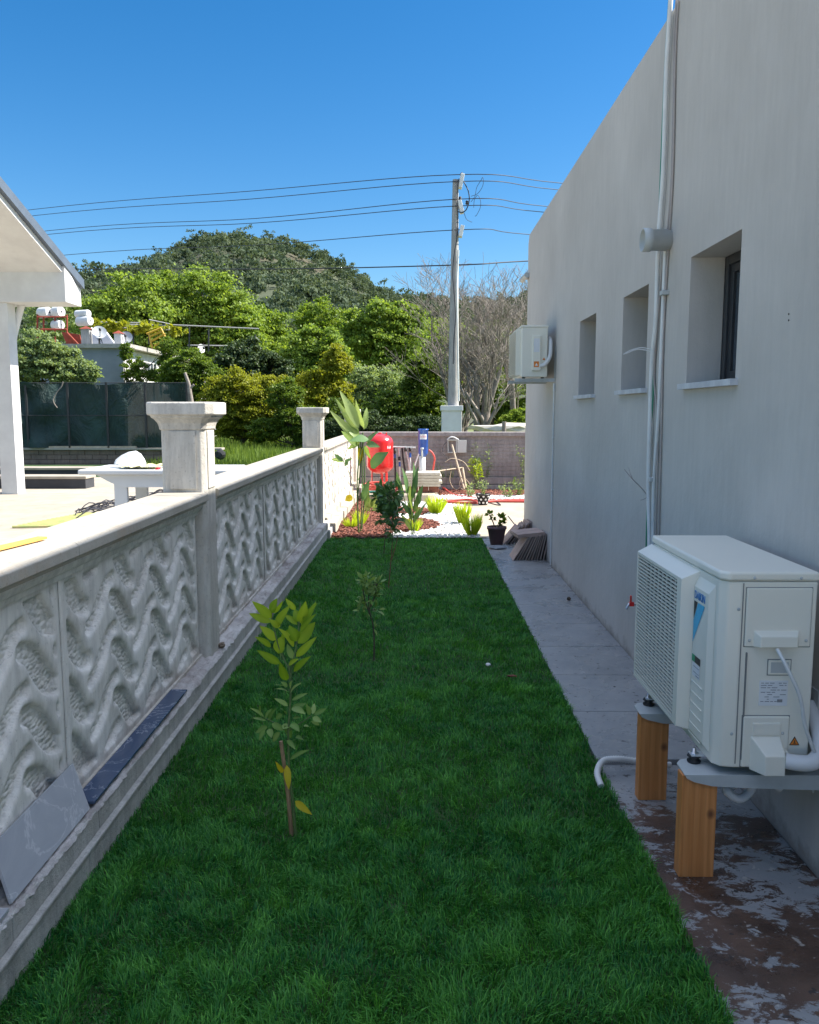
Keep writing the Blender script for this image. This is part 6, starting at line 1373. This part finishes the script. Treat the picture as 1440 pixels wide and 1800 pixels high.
# parked cars roof glimpsed behind the wall
cr = empty("parked_car", (atY(664, 745, 30).x, 30, 0), "dark blue car roof glimpsed above the rear wall left of the red tank", "car")
cx_ = atY(664, 745, 30).x
m = MB(); m.prism([(cx_-1.6, .35), (cx_+1.6, .35), (cx_+1.6, .8), (cx_+.8, .9), (cx_+.45, 1.28), (cx_-.55, 1.30), (cx_-1.0, .92), (cx_-1.6, .85)], 1.6, 'Y', 30); m.build("body", M['blue'], cr, .06, 3)
m = MB(); m.prism([(cx_+.7, .92), (cx_+.42, 1.22), (cx_-.5, 1.24), (cx_-.85, .93)], .01, 'Y', 29.99); m.build("side_window", M['glass'], cr)
for dx in (-1.0, 1.0):
    m = MB(); m.lathe((cx_+dx, 29.95, .32), [(.001, 0), (.3, 0), (.32, .05), (.32, .2), (.001, .2)], 20, axis='Y'); m.build("wheel", M['rubber'], cr)

# ================= FAR HOUSE ON THE LEFT =================
HXr, HY0 = atY(217, 640, 33).x, 33.0; HT = atY(217, 612, 33).z
fh = empty("far_house", (HXr-4, 38, 0), "small flat-roofed house, grey side and white front, behind the green net", "house")
m = MB(); m.add([(HXr-9, HY0, 0), (HXr, HY0, 0), (HXr, HY0, HT), (HXr-9, HY0, HT)], [(0, 1, 2, 3)]); m.add([(HXr-9, HY0, 0), (HXr-9, 48, 0), (HXr-9, 48, HT), (HXr-9, HY0, HT)], [(0, 1, 2, 3)]); m.add([(HXr-9, 48, 0), (HXr, 48, 0), (HXr, 48, HT), (HXr-9, 48, HT)], [(0, 1, 2, 3)]); m.build("side_wall", M['greyside'], fh)
m = MB(); m.add([(HXr, HY0, 0), (HXr, 48, 0), (HXr, 48, HT-.1), (HXr, HY0, HT-.0)], [(0, 1, 2, 3)]); m.build("front_wall", M['housewhite'], fh)
m = MB(); m.box((HXr-9.1, HY0-.15, HT), (HXr+.35, 48.2, HT+.16)); m.build("roof", M['roofpan'], fh)
for (u0, u1) in ((251, 273), (280, 291)):
    ya, yb = 33+((732-217)/(732-u0)-1)*33, 33+((732-217)/(732-u1)-1)*33; z1, z0 = atY(260, 637, (ya+yb)/2).z, atY(260, 663, (ya+yb)/2).z
    m = MB(); m.box((HXr-.02, ya, z0), (HXr+.02, yb, z1)); wn = m.build("window", M['glass'], fh)
    m = MB()
    for k in range(5): y = ya+(yb-ya)*k/4; m.box((HXr+.02, y-.03, z0), (HXr+.05, y+.03, z1))
    m.box((HXr+.02, ya, z1-.05), (HXr+.055, yb, z1)); m.build("frame", M['white'], wn)
q33 = lambda u, v, Y=34.5: atY(u, v, Y)
for (u, v0, v1, w_, mt, lab) in ((150, 578, 613, 13, 'polecon', "grey chimney with a red cap in front of the solar panels"), (207, 586, 611, 11, 'housewhite', "white chimney with a red cap at the roof corner")):
    Yc = 33.6; a, b = q33(u-w_/2, v1, Yc), q33(u+w_/2, v0, Yc); e = empty("chimney", ((a.x+b.x)/2, Yc, HT+.16), lab, "chimney", "chimneys on the far house")
    m = MB(); m.box((a.x, Yc, HT+.1), (b.x, Yc+.3, b.z)); m.build("stack", M[mt], e); m = MB(); m.add([(a.x-.05, Yc-.05, b.z), (b.x+.05, Yc-.05, b.z), (b.x+.05, Yc+.35, b.z), (a.x-.05, Yc+.35, b.z), ((a.x+b.x)/2, Yc+.15, b.z+.13)], [(0,1,2,3),(0,1,4),(1,2,4),(2,3,4),(3,0,4)]); m.build("chimney_cap", M['rust'], e)
def wtank(u, v, Y, rpx, lpx, lab):
    p = q33(u, v, Y); r = rpx*Y/F; L_ = lpx*Y/F; e = empty("water_tank", p, lab, "water tank", "solar water tanks on the far roof"); d = Vector((1, -.45, 0)).normalized()
    m = MB(); m.tube([p-d*L_, p-d*L_*.05, p, p+d*.04], [r, r, r, r*.9], 22); m.build("drum", M['white'], e)
    m = MB(); m.tube([p+d*.042, p+d*.05], r*.16, 8); m.build("fitting", M['acdark'], e)
wtank(86, 549, 36, 9, 20, "left white tank on top of the rusty rack")
wtank(107, 548, 36, 9.5, 14, "right white tank on top of the rusty rack")
wtank(107, 571, 36, 8, 16, "white tank on the lower shelf of the rusty rack")
wtank(155, 551, 35.5, 6.5, 26, "slim upper tank of the pair above the solar panels")
wtank(158, 564, 35.3, 8, 26, "fatter lower tank of the pair above the solar panels")
m = MB(); Yr = 36
for u in (66, 77, 97, 118): m.tube([q33(u, 553, Yr), q33(u, 612, Yr)], .04, 5)
for v in (557, 579): m.tube([q33(66, v, Yr), q33(118, v, Yr)], .04, 5); m.tube([q33(66, v, Yr-.8), q33(118, v, Yr-.8)], .035, 5)
tag(m.build("tank_rack", M['rust']), "rusty steel rack holding the left group of water tanks", "rack")
m = MB(); Y_ = 34.6; m.add([q33(108, 583, Y_), q33(140, 588, Y_), q33(146, 612, Y_), q33(120, 612, Y_)]+[p+Vector((0, .06, 0)) for p in (q33(108, 583, Y_), q33(140, 588, Y_), q33(146, 612, Y_), q33(120, 612, Y_))], [(0,1,2,3),(7,6,5,4),(0,1,5,4),(1,2,6,5),(2,3,7,6),(3,0,4,7)]); m.tube([q33(118, 585, Y_-.1), q33(143, 611, Y_-.1)], .05, 5)
tag(m.build("metal_sheet", M['rust']), "rust red metal sheet leaning on the roof left of the grey chimney", "sheet")
for i, (ua, ub) in enumerate(((152, 176), (172, 198))):
    e = empty("solar_panel", q33(ua, 605), ["left tilted solar collector behind the grey chimney", "right tilted solar collector behind the big dish"][i], "solar panel", "solar collectors on the far roof")
    q1 = [q33(ua, 577, 35.2), q33(ua+9, 577, 35.6), q33(ub+8, 611, 34.2), q33(ub-14, 611, 34)]; m = MB(); m.add(q1+[p+Vector((0, 0, -.06)) for p in q1], [(0,1,2,3),(7,6,5,4),(0,1,5,4),(1,2,6,5),(2,3,7,6),(3,0,4,7)]); m.build("collector", M['solar'], e)
    m = MB(); m.tube([q1[1], q1[2]], .05, 5); m.build("edge_rail", M['white'], e)
def dishf(u, v, r, Y, dirx, lab, mat='dish', mast=612):
    p = q33(u, v, Y); e = empty("satellite_dish", p, lab, "satellite dish", "satellite dishes on the far house"); n_ = Vector(dirx).normalized(); a = n_.cross(Vector((0, 0, 1))).normalized(); b = n_.cross(a); R_ = r*Y/F
    vs_ = [p]; fs = []; K = 24
    for j in range(1, 5):
        for k in range(K): t = 2*math.pi*k/K; vs_.append(p+(a*math.cos(t)+b*math.sin(t))*R_*j/4+n_*R_*.22*(j/4)**2)
    for k in range(K): fs.append((0, 1+k, 1+(k+1) % K))
    for j in range(3):
        for k in range(K): fs.append((1+j*K+k, 1+j*K+(k+1) % K, 1+(j+1)*K+(k+1) % K, 1+(j+1)*K+k))
    m = MB(); m.add(vs_, fs, 0, True); m.build("reflector", M[mat], e)
    m = MB(); m.tube([p-n_*.05, q33(u, mast, Y)], .035, 6); m.tube([p-b*R_*.9*0+b*R_*.8, p+n_*R_*.9], .018, 5); m.build("mast", M['acdark'], e)
    m = MB(); m.lathe(p+n_*R_*.9, [(.001, -.06), (.05, -.05), (.05, .05), (.001, .06)], 8); m.build("receiver", M['acdark'], e)
dishf(175, 585, 12, 33.8, (.5, -1, .55), "big dark-centred satellite dish in front of the solar panels")
dishf(222, 594, 11, 34, (.2, -1, .35), "round grey satellite dish right of the white chimney")
dishf(353, 613, 8, 38, (1.6, -1, .3), "white satellite dish seen edge-on at the right end of the far roof", 'white', 628)
m = MB(); Yy = 35
for a, b in (((258, 587), (283, 577)), ((263, 592), (283, 583)), ((266, 600), (290, 587)), ((272, 608), (295, 592)), ((262, 585), (268, 612)), ((283, 577), (294, 600))): m.tube([q33(*a, Yy), q33(*b, Yy)], .045, 5)
tag(m.build("yellow_frame", M['yellow']), "yellow painted metal frame on the roof of the far house", "frame")
pg = empty("pergola", q33(270, 612, 37), "wire vine pergola with thin posts above the far roof", "pergola")
m = MB()
for (u, v) in ((182, 572), (235, 573), (262, 565), (300, 572), (333, 575), (367, 578), (449, 588)): m.tube([q33(u, v, 37), q33(u, v+ (40 if u < 400 else 18), 37)], .035, 5)
m.build("post", M['acdark'], pg)
m = MB()
for a, b in (((165, 566), (262, 568)), ((262, 562), (300, 570)), ((300, 571), (455, 578)), ((165, 574), (300, 580)), ((180, 578), (262, 574)), ((330, 607), (400, 608)), ((200, 570), (330, 573))): m.tube([q33(*a, 37), q33(*b, 37.2)], .03, 5)
m.build("wire", M['polecon'], pg)
V, Fc, A = crown([(q33(u, v, 37).x, 37, q33(u, v, 37).z, .9, .6, .22) for u, v in ((190, 572), (225, 575), (262, 575), (295, 580))], 26, .18, 41, .3, .5, 16); npmesh("vine", V, Fc, M['leafolive'], pg, A)
tree("shrub", "creeper hanging down the corner of the far house by its window", 32.2, [(222, 618, 9, 14), (224, 650, 8, 24), (245, 650, 14, 18), (272, 662, 16, 10), (300, 610, 14, 20), (290, 640, 9, 16)], .13, 'leafbush', 40, 26, 19, .35, group="bushes beyond the yard", trunk_r=.03)
